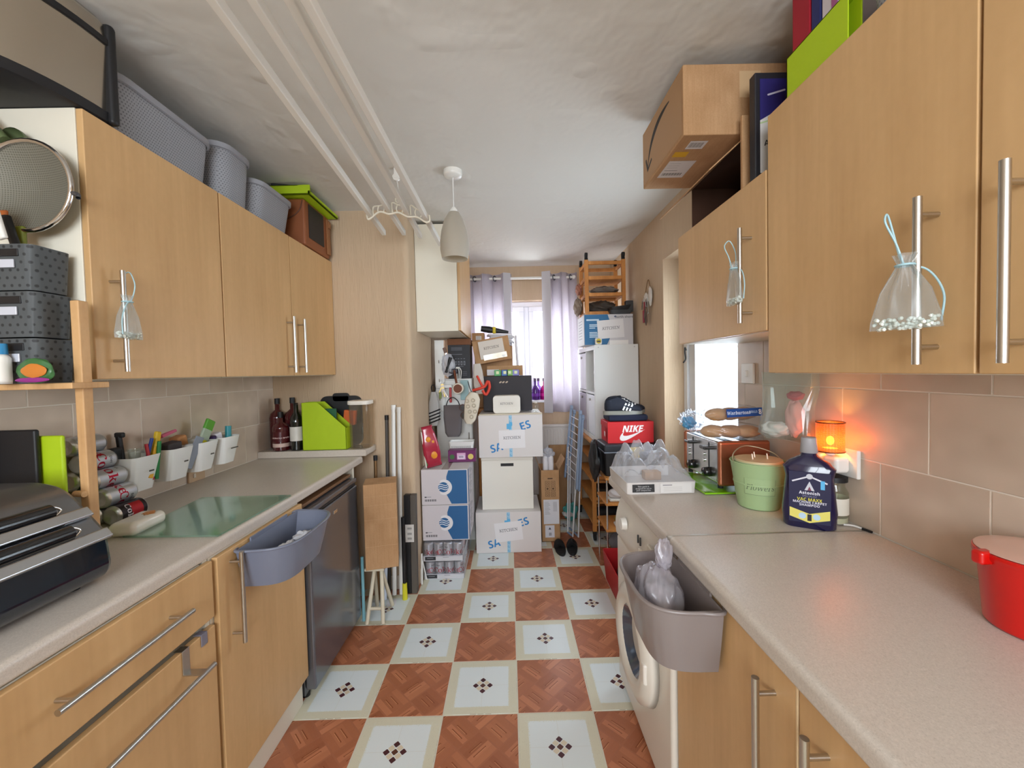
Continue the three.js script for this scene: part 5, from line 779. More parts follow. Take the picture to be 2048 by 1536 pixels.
// ---------------------------------------------------------------- far right: trolley, cube shelf, shoes
{
  const tr = thing('wooden_trolley', 'orange pine trolley on castors under the white cube shelf', 'trolley', [0.655, 0, -3.24]), post = (x, z) => mesh('post', rbox(0.032, 0.735, 0.032, x, 0.4425, z, 0.003), M.orangeWood, tr);
  for (const [x, z] of [[0.016, -0.016], [0.345, -0.016], [0.016, -0.68], [0.345, -0.68]]) { post(x, z); const c = mesh('castor', [at(cyl(0.028, 0.028, 0.02, 0, 0, 0, 20), x, 0.028, z, 0, 0, Math.PI / 2), rbox(0.03, 0.03, 0.03, x, 0.062, z, 0.004)], M.rubber, tr); void c; }
  for (const y of [0.12, 0.3, 0.47, 0.64]) { mesh('shelf', span(0.005, 0.355, y, y + 0.014, -0.69, -0.006, 0.002), M.orangeWood, tr); mesh('side_rail', span(0.03, 0.33, y + 0.03, y + 0.055, -0.012, 0.0, 0.002), M.orangeWood, tr); }
  mesh('top', span(-0.005, 0.365, 0.79, 0.811, -0.7, 0.005, 0.003), M.orangeWood, tr);
  const sh = (name, label, cat, w, h, d, c, x, y, z, r = 0.02) => single(name, rbox(w, h, d, 0, h / 2, 0, r, 3), std(c, 0.7), label, cat, [0.655 + x, y, -3.24 + z]);
  sh('shoe_pile', 'dark shoes on the lowest shelf of the pine trolley', 'shoes', 0.26, 0.1, 0.12, '#2b2b30', 0.18, 0.135, -0.12, 0.04); sh('cloth_pile', 'folded dark cloth on the middle shelf of the pine trolley', 'cloth', 0.27, 0.09, 0.2, '#3c342c', 0.18, 0.3145, -0.16); sh('white_packet', 'white packet on the upper shelf of the pine trolley', 'packet', 0.09, 0.1, 0.06, '#cfcfd2', 0.1, 0.4845, -0.09, 0.008); sh('blue_bag', 'dark blue bag on the top shelf of the pine trolley', 'bag', 0.25, 0.09, 0.2, '#22304e', 0.19, 0.6545, -0.2, 0.03);
  // white cube shelf; its front faces the aisle (-x)
  const k = thing('cube_shelf', 'white cube shelf standing on the pine trolley', 'shelf', [0.68, 0.812, -3.19]), w = std('#dedfdd', 0.45), W = 0.77, D = 0.345, q = 0.036;
  mesh('side_panel', span(0, D, 0, W, -q, 0, 0.002), w, k); mesh('side_panel', span(0, D, 0, W, -W, -W + q, 0.002), w, k); mesh('top_panel', span(0, D, W - q, W, -W + q, -q, 0.002), w, k); mesh('bottom_panel', span(0, D, 0, q, -W + q, -q, 0.002), w, k);
  mesh('divider', span(0.004, D, q, W - q, -W / 2 - 0.009, -W / 2 + 0.009, 0.001), w, k); mesh('divider', span(0.004, D, W / 2 - 0.009, W / 2 + 0.009, -W / 2 + 0.009, -q, 0.001), w, k); mesh('divider', span(0.004, D, W / 2 - 0.009, W / 2 + 0.009, -W + q, -W / 2 - 0.009, 0.001), w, k); mesh('back_panel', span(D - 0.006, D - 0.001, q, W - q, -W + q, -q, 0.001), w, k);
  for (const [y, z] of [[0.02, -0.02], [0.75, -0.02]]) for (const x of [0.03, 0.315]) mesh('screw_cap', at(cyl(0.005, 0.005, 0.001, 0, 0, 0, 12), x, y, 0.0005, Math.PI / 2), std('#b9bab8', 0.4), k);
  const ins = (label, y, z, c) => { const t = thing('shelf_insert', label, 'drawer', [0.684, 0.812 + y, -3.19 + z]); mesh('front', rbox(0.012, 0.325, 0.325, 0.006, 0.165, 0, 0.004), std(c, 0.45), t); mesh('box', span(0.013, 0.3, 0.004, 0.325, -0.16, 0.16, 0.003), std(c, 0.5), t); mesh('knob', at(cyl(0.01, 0.012, 0.015, 0, 0, 0, 14), -0.007, 0.29, 0, 0, 0, Math.PI / 2), M.steel, t); };
  ins('white drawer insert in the upper far cube', 0.396, -0.565, '#e4e4e8'); ins('grey fabric insert in the lower far cube', 0.038, -0.565, '#b3adb8'); ins('white drawer insert in the lower near cube', 0.038, -0.205, '#e6e6ea');
  const rt = thing('red_toy', 'red and white toy in the open cube of the white shelf', 'toy', [0.74, 1.21, -3.3]); mesh('body', lump(0.07, 0.09, 0.09, 0.18, 3, 3, 2).translate(0, 0.17, 0), std('#b7281e', 0.4), rt); mesh('white_patch', lump(0.02, 0.05, 0.04, 0.1, 2, 2, 2).translate(-0.035, 0.16, 0.0), std('#e5e0d8', 0.5), rt); mesh('base', lump(0.09, 0.12, 0.1, 0.05, 2, 3, 1).translate(0, 0.06, 0), std('#8f8f93', 0.6), rt);
  const bx = thing('appliance_carton', 'blue and white carton with a KITCHEN label on the cube shelf', 'box', [0.805, 1.583, -3.38]);
  mesh('box', box(0.39, 0.242, 0.3, 0, 0.121, 0, 0.003), std('#ccc9cc', 0.6), bx);
  card('front_print', 0.386, 0.238, (x, w, h) => { fill(x, '#ccc9cc', w, h); x.fillStyle = '#2a6a98'; x.beginPath(); x.moveTo(0, 0); x.lineTo(w * 0.48, 0); x.lineTo(w * 0.52, h * 0.2); x.lineTo(w * 0.52, h * 0.8); x.lineTo(w * 0.46, h); x.lineTo(0, h); x.fill(); x.fillStyle = '#c9dbe8'; x.fillRect(w * 0.04, h * 0.15, w * 0.26, h * 0.05); for (const [y, l] of [[0.32, 0.2], [0.37, 0.2], [0.43, 0.12], [0.58, 0.16], [0.63, 0.2], [0.68, 0.2], [0.73, 0.2]]) x.fillRect(w * 0.1, h * y, w * l, h * 0.028); x.fillStyle = '#3a5070'; x.beginPath(); x.arc(w * 0.64, h * 0.09, h * 0.045, 3.1, 6.3); x.fill(); words(x, 'north shore', w * 0.82, h * 0.09, 34, '#6a6a70'); }, bx, [0, 0.121, 0.1508], [0, 0, 0], { px: 512 });
  card('side_print', 0.296, 0.238, (x, w, h) => { fill(x, '#d4d2d4', w, h); x.fillStyle = '#8e9096'; for (let i = 0; i < 7; i++) x.fillRect(w * 0.2, h * (0.15 + i * 0.1), w * 0.5, 5); }, bx, [-0.1958, 0.121, 0], [0, -Math.PI / 2, 0]);
  card('paper_label', 0.21, 0.145, (x, w, h) => { fill(x, '#e3e0e0', w, h); words(x, 'KITCHEN', w / 2, h * 0.45, 38, '#55555c', { font: 'serif', style: 'italic' }); }, bx, [0.015, 0.125, 0.152], [0, 0, 0.06]);
  const tm = thing('tape_measure', 'white tape measure with a yellow face before the blue carton', 'tape measure', [0.715, 1.5825, -3.205]); mesh('case', rbox(0.055, 0.055, 0.025, 0, 0.0275, 0, 0.02, 5), std('#e8e6e2', 0.4), tm); mesh('face', at(cyl(0.02, 0.02, 0.003, 0, 0, 0, 24), 0, 0.0285, 0.0125, Math.PI / 2), std('#c9b21c', 0.4), tm); mesh('mark', rbox(0.028, 0.012, 0.002, 0, 0.026, 0.0145, 0.001, 1), std('#3a2a30', 0.5), tm);
  const wc = single('white_card', rbox(0.15, 0.035, 0.004, 0, 0.0175, 0, 0.001), M.paper, 'white card lying against the foot of the blue carton', 'card', [0.88, 1.5825, -3.215]); void wc;
  // upturned pine rack with castors in the air
  const ur = thing('upturned_rack', 'upturned pine rack with black castors on the blue carton', 'rack', [0.80, 1.8255, -3.43]);
  for (const [x, z] of [[-0.15, 0.12], [0.15, 0.12], [-0.15, -0.12], [0.15, -0.12]]) { mesh('post', rbox(0.03, 0.45, 0.03, x, 0.225, z, 0.003), M.orangeWood, ur); mesh('castor', [at(cyl(0.022, 0.022, 0.02, 0, 0, 0, 20), x, 0.487, z, 0, 0, Math.PI / 2), cyl(0.014, 0.014, 0.02, x, 0.458, z)], M.rubber, ur); }
  for (const y of [0.02, 0.17, 0.305, 0.425]) { for (const z of [0.12, -0.12]) mesh('rail', rbox(0.27, 0.028, 0.018, 0, y, z, 0.002), M.orangeWood, ur); for (const x of [-0.15, 0.15]) mesh('side_rail', rbox(0.018, 0.028, 0.21, x, y, 0, 0.002), M.orangeWood, ur); }
  mesh('shelf_board', span(-0.14, 0.14, 0.178, 0.186, -0.11, 0.11, 0.001), M.orangeWood, ur); mesh('shelf_board', span(-0.14, 0.14, 0.29, 0.298, -0.11, 0.11, 0.001), M.orangeWood, ur);
  const junk = (label, c, w, h, d, x, y, z, sd) => single('cloth_bundle', lump(w, h, d, 0.13, 3.5, 3, sd), std(c, 0.8), label, 'bundle', [0.80 + x, 1.8255 + y, -3.43 + z]);
  junk('dark brown bundle in the bottom of the upturned rack', '#4a4038', 0.24, 0.12, 0.18, 0.0, 0.075, 0, 1); junk('grey and tan bundle spilling from the side of the upturned rack', '#8a7a6c', 0.07, 0.14, 0.16, -0.2, 0.09, 0, 3); junk('grey netting bundle on the middle shelf of the upturned rack', '#7d746c', 0.22, 0.06, 0.16, 0.02, 0.225, 0, 5); junk('pinkish bundle behind the upturned rack post', '#a8705c', 0.05, 0.09, 0.1, -0.19, 0.24, -0.02, 7);
  const dt = thing('tray_stack', 'dark grey plastic trays beside the upturned rack', 'trays', [0.905, 1.8255, -3.255], 0.0); mesh('tray', tub(0.15, 0.07, 0.18, 0.09, 0.03, 0.015, 0.003), M.darkPlastic, dt); mesh('upper_tray', at(tub(0.14, 0.06, 0.17, 0.08, 0.035, 0.015, 0.003), 0.0, 0.028, 0, 0, 0.1, 0.12), std('#2f2f31', 0.5), dt); mesh('corner_piece', at(rbox(0.06, 0.09, 0.05, 0.07, 0.06, 0, 0.006), 0, 0, 0), std('#3a3a3c', 0.5), dt);
  // keys and tags on the right wall
  const kp = P(1297, 600, 'x', RW - 0.012), kw = thing('key_plaque', 'white key plaque with keys hung on the right wall', 'keys', [kp.x, kp.y, kp.z]);
  mesh('string', tube([[0, 0.06, 0.05], [0, 0.145, 0.0], [0, 0.05, -0.07]].map((p) => p), 0.003, 30, 6), std('#8a6a48', 0.8), kw); mesh('plaque', [lump(0.012, 0.13, 0.075, 0.1, 3, 3, 4).translate(-0.004, 0.02, 0.045), lump(0.012, 0.1, 0.085, 0.1, 3, 3, 2).translate(-0.004, 0.01, -0.045)], M.whiteGloss, kw);
  for (const [i, [y, z]] of [[-0.03, 0.01], [-0.06, 0.03], [-0.05, -0.03], [-0.02, -0.06], [-0.09, 0.0]].entries()) mesh('key', at(rbox(0.006, 0.085, 0.02, -0.014 - i * 0.003, 0, 0, 0.002), 0, y, z, 0.2 * i - 0.4), i === 2 ? std('#8c2233', 0.4) : i === 4 ? std('#6a5a52', 0.5) : M.chrome, kw);
  mesh('leather_fob', lump(0.016, 0.1, 0.04, 0.08, 2, 3, 2).translate(-0.02, -0.13, -0.0), std('#5e4b42', 0.6), kw); mesh('red_fob', rbox(0.012, 0.09, 0.022, -0.026, -0.115, -0.03, 0.005), std('#932438', 0.4), kw);
}
// ---------------------------------------------------------------- clothes airer, slippers, shoe rack, tool box
{
  const t = thing('folding_airer', 'folded blue-grey clothes airer leaning by the cube shelf', 'airer', [0.5, 0, -3.4]), bl = std('#8fa2bd', 0.45), wh = std('#e2e2e4', 0.35);
  const rail = (x0, x1, z, y0, y1, n) => { const g = extr(rrShape(0.03, y1 - y0, 0.014), 0.014, 0.002); g.rotateY(Math.PI / 2).translate(-0.007, (y0 + y1) / 2, z); const p = g.attributes.position; for (let i = 0; i < p.count; i++) p.setX(i, p.getX(i) + x0 + (x1 - x0) * (p.getY(i) - y0) / (y1 - y0)); g.computeVertexNormals(); const m = mesh(n, g, bl, t); mesh('hub', at(cyl(0.022, 0.022, 0.022, 0, 0, 0, 20), x1, y1 - 0.02, z, 0, 0, Math.PI / 2), bl, m); };
  rail(0.03, 0.072, 0.14, 0.42, 1.06, 'wing_rail'); rail(-0.012, 0.06, -0.24, 0.42, 1.07, 'wing_rail'); rail(0.052, 0.094, 0.12, 0.4, 1.02, 'wing_rail'); rail(0.012, 0.08, -0.22, 0.4, 1.03, 'wing_rail');
  for (let i = 0; i < 9; i++) { const y = 0.48 + i * 0.062, s = i / 9; mesh('rung', bar([0.033 + 0.04 * s, y, 0.13], [-0.008 + 0.068 * s, y, -0.23], 0.003, 6), wh, t); }
  for (const [a, b] of [[[0.045, 0.75, 0.14], [0.0, 0.006, 0.08]], [[0.02, 0.7, -0.22], [-0.03, 0.006, 0.0]], [[0.075, 0.8, 0.13], [0.045, 0.006, 0.09]], [[0.035, 0.62, -0.2], [0.0, 0.006, -0.1]]]) { mesh('leg', bar(a, b, 0.0065, 8), wh, t); }
  mesh('foot_bar', bar([0.0, 0.012, 0.08], [-0.03, 0.012, 0.0], 0.008, 8), bl, t); mesh('foot_bar', bar([0.045, 0.012, 0.09], [0.0, 0.012, -0.1], 0.008, 8), bl, t);
  const mug = thing('teal_cloth', 'teal and white cloth on the floor behind the airer', 'cloth', [0.545, 0.005, -3.72]); mesh('cloth', lump(0.13, 0.16, 0.1, 0.16, 3, 3, 2).translate(0, 0.07, 0), std('#4fa39b', 0.8), mug); mesh('white_band', lump(0.12, 0.05, 0.1, 0.1, 3, 3, 2).translate(-0.02, 0.06, 0.02), std('#d8d8d4', 0.8), mug);
  ['left', 'right'].forEach((n, i) => {
    const s = thing('slipper', i ? 'black slipper standing to the cube shelf side of its pair' : 'black slipper standing to the carton side of its pair', 'slipper', [0.365 + i * 0.095, 0, -3.1 - i * 0.004], i ? -0.1 : 0.06), bk = std('#141416', 0.75);
    const so = new THREE.Shape(); so.absellipse(0, 0.06, 0.043, 0.07, 0, 7); mesh('sole', loft([0, 0.012, 0.022].map((y, k) => Array.from({ length: 28 }, (_, j) => { const a = -j / 28 * 2 * Math.PI, w = Math.sin(a) > 0 ? 0.042 : 0.037; return [Math.cos(a) * (w - (k === 1 ? 0 : 0.003)), y, Math.sin(a) * 0.118]; }))), bk, s);
    mesh('strap', loft([0.02, -0.03, -0.07].map((z, k) => Array.from({ length: 20 }, (_, j) => { const a = j / 19 * Math.PI, w = [0.042, 0.043, 0.034][k], h = [0.05, 0.056, 0.045][k]; return [Math.cos(a) * w, 0.012 + Math.sin(a) * h, z]; }).concat(Array.from({ length: 20 }, (_, j) => { const a = Math.PI - j / 19 * Math.PI, w = [0.039, 0.04, 0.031][k], h = [0.046, 0.052, 0.041][k]; return [Math.cos(a) * w, 0.012 + Math.sin(a) * h, z]; }))), [true, true], 1.0), bk, s);
  });
  const r = thing('shoe_rack', 'pine and wire shoe rack below the tool box', 'rack', [0.83, 0, -2.86]);
  for (const y of [0.28, 0.46, 0.635]) mesh('shelf', span(-0.19, 0.19, y, y + 0.016, -0.14, 0.14, 0.002), M.orangeWood, r);
  for (const [x, z] of [[-0.18, 0.13], [0.18, 0.13], [-0.18, -0.13], [0.18, -0.13]]) mesh('post', bar([x, 0, z], [x, 0.651, z], 0.006), M.chrome, r);
  const shoe = (label, x, y, z, c, ry) => { const s = thing('shoe', label, 'shoe', [x, y, z], ry); mesh('upper', lump(0.26, 0.09, 0.09, 0.06, 2, 3, 3).translate(0, 0.05, 0), std(c, 0.7), s); mesh('sole', rbox(0.25, 0.02, 0.08, 0, 0.01, 0, 0.009), std('#d8d4cc', 0.6), s); };
  shoe('white trainer on the shoe rack', 0.80, 0.4765, -2.79, '#d6d0d0', 0.0); shoe('yellow and black shoe on the lower shoe rack shelf', 0.84, 0.2965, -2.79, '#8a6f2a', 0); shoe('black shoe on the upper shoe rack shelf behind the white trainer', 0.86, 0.4765, -2.93, '#222226', 0);
  const tb = thing('tool_box', 'black tool box with yellow catches under the red shoe box', 'tool box', [0.835, 0.652, -2.88]);
  mesh('body', tub(0.36, 0.23, 0.38, 0.25, 0.165, 0.015, 0.006), M.black, tb); mesh('lid', rbox(0.385, 0.055, 0.255, 0, 0.192, 0, 0.012), std('#24272e', 0.45), tb); for (const x of [-0.1, 0.1]) mesh('rib', rbox(0.05, 0.12, 0.012, x, 0.09, 0.125, 0.004), std('#1f2024', 0.5), tb); mesh('catch', [rbox(0.1, 0.03, 0.02, 0.03, 0.185, 0.128, 0.005), rbox(0.05, 0.05, 0.016, 0.02, 0.15, 0.128, 0.005)], std('#d8b21c', 0.45), tb); mesh('grey_trim', rbox(0.39, 0.01, 0.262, 0, 0.165, 0, 0.004), std('#6b707a', 0.45), tb);
  const bb = single('black_bag', lump(0.07, 0.29, 0.2, 0.08, 2.5, 3, 2).translate(0, 0.145, 0), std('#151517', 0.45), 'black bag hanging at the side of the tool box', 'bag', [0.6, 0.6, -2.88]); void bb;
  const nk = thing('shoe_box', 'red shoe box with white lettering and swoosh on the tool box', 'box', [0.838, 0.8725, -2.9]); mesh('box', box(0.315, 0.11, 0.2, 0, 0.055, 0, 0.003), std('#c8171d', 0.5), nk); mesh('lid', box(0.322, 0.04, 0.207, 0, 0.128, 0, 0.003), std('#cb191f', 0.5), nk);
  card('front_print', 0.318, 0.146, (x, w, h) => { fill(x, '#cb191f', w, h); words(x, 'NIKE', w * 0.53, h * 0.33, h * 0.42, '#f3ecea', { style: 'italic 900' }); x.fillStyle = '#f3ecea'; x.beginPath(); x.moveTo(w * 0.82, h * 0.36); x.bezierCurveTo(w * 0.62, h * 0.55, w * 0.45, h * 0.68, w * 0.37, h * 0.66); x.bezierCurveTo(w * 0.3, h * 0.65, w * 0.34, h * 0.52, w * 0.36, h * 0.45); x.bezierCurveTo(w * 0.27, h * 0.58, w * 0.2, h * 0.88, w * 0.33, h * 0.9); x.bezierCurveTo(w * 0.42, h * 0.9, w * 0.58, h * 0.68, w * 0.82, h * 0.36); x.fill(); }, nk, [0, 0.0745, 0.1045], [0, 0, 0], { px: 512 });
  card('end_print', 0.08, 0.08, (x, w, h) => { fill(x, '#cb191f', w, h); x.fillStyle = '#f0e6e4'; x.beginPath(); x.moveTo(w * 0.3, h * 0.3); x.lineTo(w * 0.7, h * 0.35); x.lineTo(w * 0.65, h * 0.8); x.lineTo(w * 0.35, h * 0.7); x.fill(); }, nk, [-0.1618, 0.06, 0.02], [0, -Math.PI / 2, 0]);
  single('folded_cloth', rbox(0.28, 0.045, 0.17, 0, 0.023, 0, 0.018), std('#1c2238', 0.95), 'navy folded cloth under the striped trainer', 'cloth', [0.83, 1.021, -2.9]);
  // striped trainer: lofted along its length, toe to the right
  const sn = (label, x, y, z, ry, s) => {
    const t = thing('trainer', label, 'shoe', [x, y, z], ry); t.scale.setScalar(s);
    const sec = (px, w, y0, h, top) => Array.from({ length: 20 }, (_, j) => { const a = j / 20 * 2 * Math.PI, c = Math.cos(a), q = Math.sin(a), sg = (v, e) => Math.sign(v) * Math.pow(Math.abs(v), e); return [px, y0 + h / 2 + sg(q, 0.7) * h / 2, sg(c, 0.75) * w / 2 * (q > 0 ? top : 1)]; });
    mesh('upper', loft([sec(-0.142, 0.03, 0.04, 0.05, 0.8), sec(-0.135, 0.062, 0.028, 0.085, 0.75), sec(-0.1, 0.074, 0.025, 0.105, 0.6), sec(-0.05, 0.078, 0.025, 0.115, 0.5), sec(-0.02, 0.082, 0.025, 0.105, 0.5), sec(0.03, 0.09, 0.022, 0.08, 0.6), sec(0.08, 0.094, 0.02, 0.056, 0.75), sec(0.125, 0.08, 0.02, 0.045, 0.8), sec(0.148, 0.04, 0.024, 0.025, 0.8)].map((r) => r.reverse()), [true, true], 1.2), std('#1c2130', 0.8), t);
    mesh('sole', loft([0, 0.012, 0.03].map((y, k) => Array.from({ length: 30 }, (_, j) => { const a = -j / 30 * 2 * Math.PI, w = 0.04 + 0.008 * Math.cos(a); return [Math.cos(a) * (0.153 + k * 0.002), y, Math.sin(a) * w]; })), [true, true], 0.6), phys('#8d8c82', 0.35), t);
    for (const k of [0, 1, 2]) mesh('stripe', at(rbox(0.014, 0.062, 0.004, 0, 0, 0, 0.0015, 2), 0.0 + k * 0.025, 0.062 - k * 0.004, 0.041, -0.25, 0, -0.55), std('#e6e6e6', 0.6), t);
    for (const k of [0, 1, 2, 3]) mesh('lace', bar([0.0 + k * 0.02, 0.122 - k * 0.014, -0.018], [0.008 + k * 0.02, 0.119 - k * 0.014, 0.02], 0.0045, 8), std('#dcdcdc', 0.8), t);
    mesh('collar', tube([[-0.13, 0.11, 0], [-0.1, 0.13, 0.02], [-0.06, 0.138, 0.016], [-0.05, 0.138, -0.012], [-0.1, 0.13, -0.02]], 0.007, 40, 8, true), std('#141824', 0.9), t);
    return t;
  };
  sn('black trainer with three white stripes on the red shoe box', 0.805, 1.066, -2.865, 0.05, 0.92); sn('dark trainer lying behind the striped trainer', 0.86, 1.066, -2.967, -0.02, 0.88);
  const rc = thing('red_crate', 'red open crate on the floor by the washing machine', 'crate', [0.74, 0, -2.46]); mesh('body', tub(0.25, 0.4, 0.28, 0.44, 0.19, 0.012, 0.004), std('#b31d22', 0.5), rc);
  single('crate_contents', lump(0.18, 0.14, 0.32, 0.1, 3, 3, 1).translate(0, 0.1, 0), std('#2c2b30', 0.8), 'dark shoes and bags lying in the red crate', 'bags', [0.745, 0.012, -2.46]);
  single('grey_bag', lump(0.26, 0.24, 0.18, 0.08, 2.6, 3, 4).translate(0, 0.125, 0), std('#6c6a70', 0.7), 'grey cloth bag on the floor under the shoe rack', 'bag', [0.83, 0.005, -2.86]);
}
// ---------------------------------------------------------------- right worktop
{
  const tr = thing('food_tray', 'shallow white catering tray under a crumpled clear bag', 'tray', [0.577, WT, -1.675]);
  mesh('tray', tub(0.262, 0.26, 0.268, 0.27, 0.046, 0.008, 0.003), std('#d6d2cf', 0.55), tr);
  card('black_label', 0.085, 0.03, (x, w, h) => { fill(x, '#2a2a2c', w, h); words(x, 'This pack is', w * 0.5, h * 0.28, 24, '#b8b8ba'); words(x, 'designed for use in', w * 0.5, h * 0.52, 20, '#b8b8ba'); words(x, 'your compost bin', w * 0.5, h * 0.75, 20, '#b8b8ba'); }, tr, [-0.07, 0.024, 0.1362], [-0.08, 0, 0]);
  card('white_label', 0.12, 0.036, (x, w, h) => { fill(x, '#dcd9d6', w, h); x.fillStyle = '#77757a'; x.fillRect(w * 0.08, h * 0.15, w * 0.3, 6); x.fillStyle = '#c6c3c0'; for (let i = 0; i < 3; i++) x.fillRect(w * 0.1, h * (0.4 + 0.18 * i), w * 0.6, 4); }, tr, [0.055, 0.023, 0.1364], [-0.08, 0, 0]);
  const g = new THREE.PlaneGeometry(0.26, 0.27, 60, 60), p = g.attributes.position; g.rotateX(-Math.PI / 2);
  for (let i = 0; i < p.count; i++) { const x = p.getX(i), z = p.getZ(i), e = Math.max(0, 1 - Math.pow(Math.abs(x) / 0.13, 6)) * Math.max(0, 1 - Math.pow(Math.abs(z) / 0.135, 6)), q = Math.abs(Math.sin(x * 40 + Math.sin(z * 31) * 1.6)) * 0.6 + Math.abs(Math.sin(z * 46 + x * 22)) * 0.4; p.setY(i, 0.046 + e * (0.022 + 0.085 * q * (0.35 + 1.1 * (0.5 - z / 0.27)) + 0.02 * vnoise(x * 80 + 50, z * 80 + 50, 99, 99))); }
  g.computeVertexNormals(); single('plastic_bag', g, phys('#f2f4f8', 0.16, { transmission: 0.8, thickness: 0, side: THREE.DoubleSide }), 'crumpled clear plastic bag on the white catering tray', 'bag', [0.577, WT, -1.675]);
  single('paper_box', rbox(0.07, 0.035, 0.045, 0, 0.0175, 0, 0.003), M.card, 'small brown and black box under the clear bag', 'box', [0.61, WT + 0.0035, -1.745]);
  const gb = thing('glass_board', 'bright green glass board under the toaster', 'board', [0.875, WT, -1.665]); mesh('glass', rbox(0.29, 0.006, 0.31, 0, 0.0055, 0, 0.002, 2), phys('#86c814', 0.12, { clearcoat: 1 }), gb); mesh('pad', span(-0.13, 0.13, 0, 0.0025, -0.14, 0.14, 0.0005), M.clear, gb);
  const ts = thing('toaster', 'copper and steel four-slice toaster on the green board', 'toaster', [0.9, WT + 0.009, -1.70]), cop = std('#b87456', 0.28, { metalness: 0.75 }), st = std('#c9c9c8', 0.25, { metalness: 1 });
  mesh('side_panel', rbox(0.2, 0.175, 0.022, 0, 0.1, 0.15, 0.02, 4), cop, ts, 'copper end panel'); mesh('side_panel', rbox(0.2, 0.175, 0.022, 0, 0.1, -0.15, 0.02, 4), cop, ts, 'copper end panel');
  mesh('body', rbox(0.19, 0.165, 0.28, 0, 0.1, 0, 0.008), st, ts); for (const x of [-0.045, 0.02]) for (const z of [-0.07, 0.07]) mesh('slot', rbox(0.03, 0.004, 0.12, x, 0.1825, z, 0.0015, 1), M.black, ts);
  for (const z of [-0.07, 0.07]) { mesh('knob', at(lathe([[0, 0], [0.02, 0], [0.018, 0.022], [0, 0.024]], 24), -0.096, 0.05, z, 0, 0, Math.PI / 2), M.blackGloss, ts); mesh('lever', rbox(0.035, 0.014, 0.045, -0.108, 0.15, z, 0.005), M.blackGloss, ts); mesh('lever_track', rbox(0.003, 0.1, 0.006, -0.0955, 0.12, z, 0.001, 1), M.black, ts); for (const y of [0.09, 0.115]) mesh('button', at(cyl(0.007, 0.007, 0.006, 0, 0, 0, 14), -0.097, y, z - 0.04, 0, 0, Math.PI / 2), M.chrome, ts); }
  for (const [x, z] of [[-0.08, 0.13], [0.08, 0.13], [-0.08, -0.13], [0.08, -0.13]]) mesh('foot', cyl(0.01, 0.01, 0.02, x, 0.01, z), M.rubber, ts);
  // bags of rolls on the toaster
  const rl = (label, x, y, z, ry, n) => { const t = thing('bag_of_rolls', label, 'bread', [x, y, z], ry); for (let i = 0; i < n; i++) mesh('roll', at(lump(0.075, 0.05, 0.095, 0.03, 2, 3, i + 1), 0, 0.026, (i - (n - 1) / 2) * 0.062), std(i % 2 ? '#b98248' : '#c69257', 0.75), t); mesh('wrapper', lump(0.105, 0.066, 0.088 + n * 0.06, 0.05, 4, 4, 2).translate(0, 0.03, 0), M.film, t); return t; };
  rl('bag of bread rolls with orange tops lying on the toaster', 0.875, WT + 0.2, -1.60, 1.35, 3);
  const b2 = rl('bag of bread rolls with a blue printed band on the pile', 0.885, WT + 0.268, -1.615, 1.25, 3);
  const bd = card('blue_band', 0.165, 0.032, (x, w, h) => { fill(x, '#1d4f9c', w, h); words(x, 'Warburtons', w * 0.33, h * 0.5, 27, '#e8eef8', { style: 'italic bold', font: 'serif' }); words(x, 'ROLLS', w * 0.74, h * 0.45, 20, '#cfe0f4'); words(x, '8', w * 0.93, h * 0.5, 42, '#ffffff'); }, b2, [0.05, 0.038, 0.0], [0, Math.PI / 2, 0]); bd.position.set(0.058, 0.036, -0.015); bd.rotation.set(-0.15, Math.PI / 2, 0, 'YXZ'); void bd; b2.rotation.y = -1.35;
  const bg = thing('bread_bag_end', 'twisted clear and blue bread bag end hanging off the toaster', 'bag', [0.83, WT + 0.2, -1.84]); mesh('bag', at(lump(0.09, 0.08, 0.12, 0.2, 4, 4, 3), 0, 0.045, 0), M.film, bg); mesh('blue_print', at(lump(0.05, 0.05, 0.05, 0.2, 3, 3, 3), -0.02, 0.035, 0.02), std('#5aa0cc', 0.4), bg);
  // flower pot candle
  const fp = thing('candle_pot', 'pale green metal pot reading Flowers with a three-wick candle', 'pot', [0.855, WT, -1.385]), gm = std('#9fb886', 0.45);
  mesh('pot', lathe([[0, 0], [0.062, 0], [0.064, 0.004], [0.076, 0.08], [0.078, 0.083], [0.078, 0.087], [0.0765, 0.09], [0.086, 0.152], [0.089, 0.155], [0.088, 0.158], [0.084, 0.156], [0.07, 0.08], [0, 0.075]], 48), gm, fp); mesh('candle', cyl(0.074, 0.074, 0.06, 0, 0.128, 0, 40), std('#b5c79a', 0.6), fp); mesh('wax_top', cyl(0.0735, 0.072, 0.006, 0, 0.161, 0, 40), std('#cbb68c', 0.5), fp);
  for (const [x, z] of [[-0.025, 0.01], [0.0, -0.02], [0.025, 0.012]]) mesh('wick', bar([x, 0.163, z], [x - 0.003, 0.183, z], 0.0022, 6), std('#efe8d8', 0.8), fp);
  mesh('wire_handle', tube([[-0.086, 0.15, 0], [-0.07, 0.176, -0.03], [0, 0.195, -0.07], [0.07, 0.176, -0.03], [0.086, 0.15, 0]], 0.002, 40, 6), std('#b6ab8e', 0.4, { metalness: 0.6 }), fp);
  const lab = card('name_plate', 0.09, 0.05, (x, w, h) => { fill(x, '#9fb886', w, h); x.strokeStyle = '#6d7f5c'; x.lineWidth = 3; x.strokeRect(4, 4, w - 8, h - 8); words(x, 'Flowers', w / 2, h * 0.54, 60, '#56644c', { style: 'italic', font: 'serif' }); }, fp, [-0.03, 0.09, 0.066], [-0.13, -0.45, 0]); { const q = new THREE.CylinderGeometry(0.0795, 0.0755, 0.058, 24, 1, true, -0.62, 1.24); lab.geometry = q; lab.position.set(0, 0.083, 0); lab.rotation.set(0, -0.5, 0); }
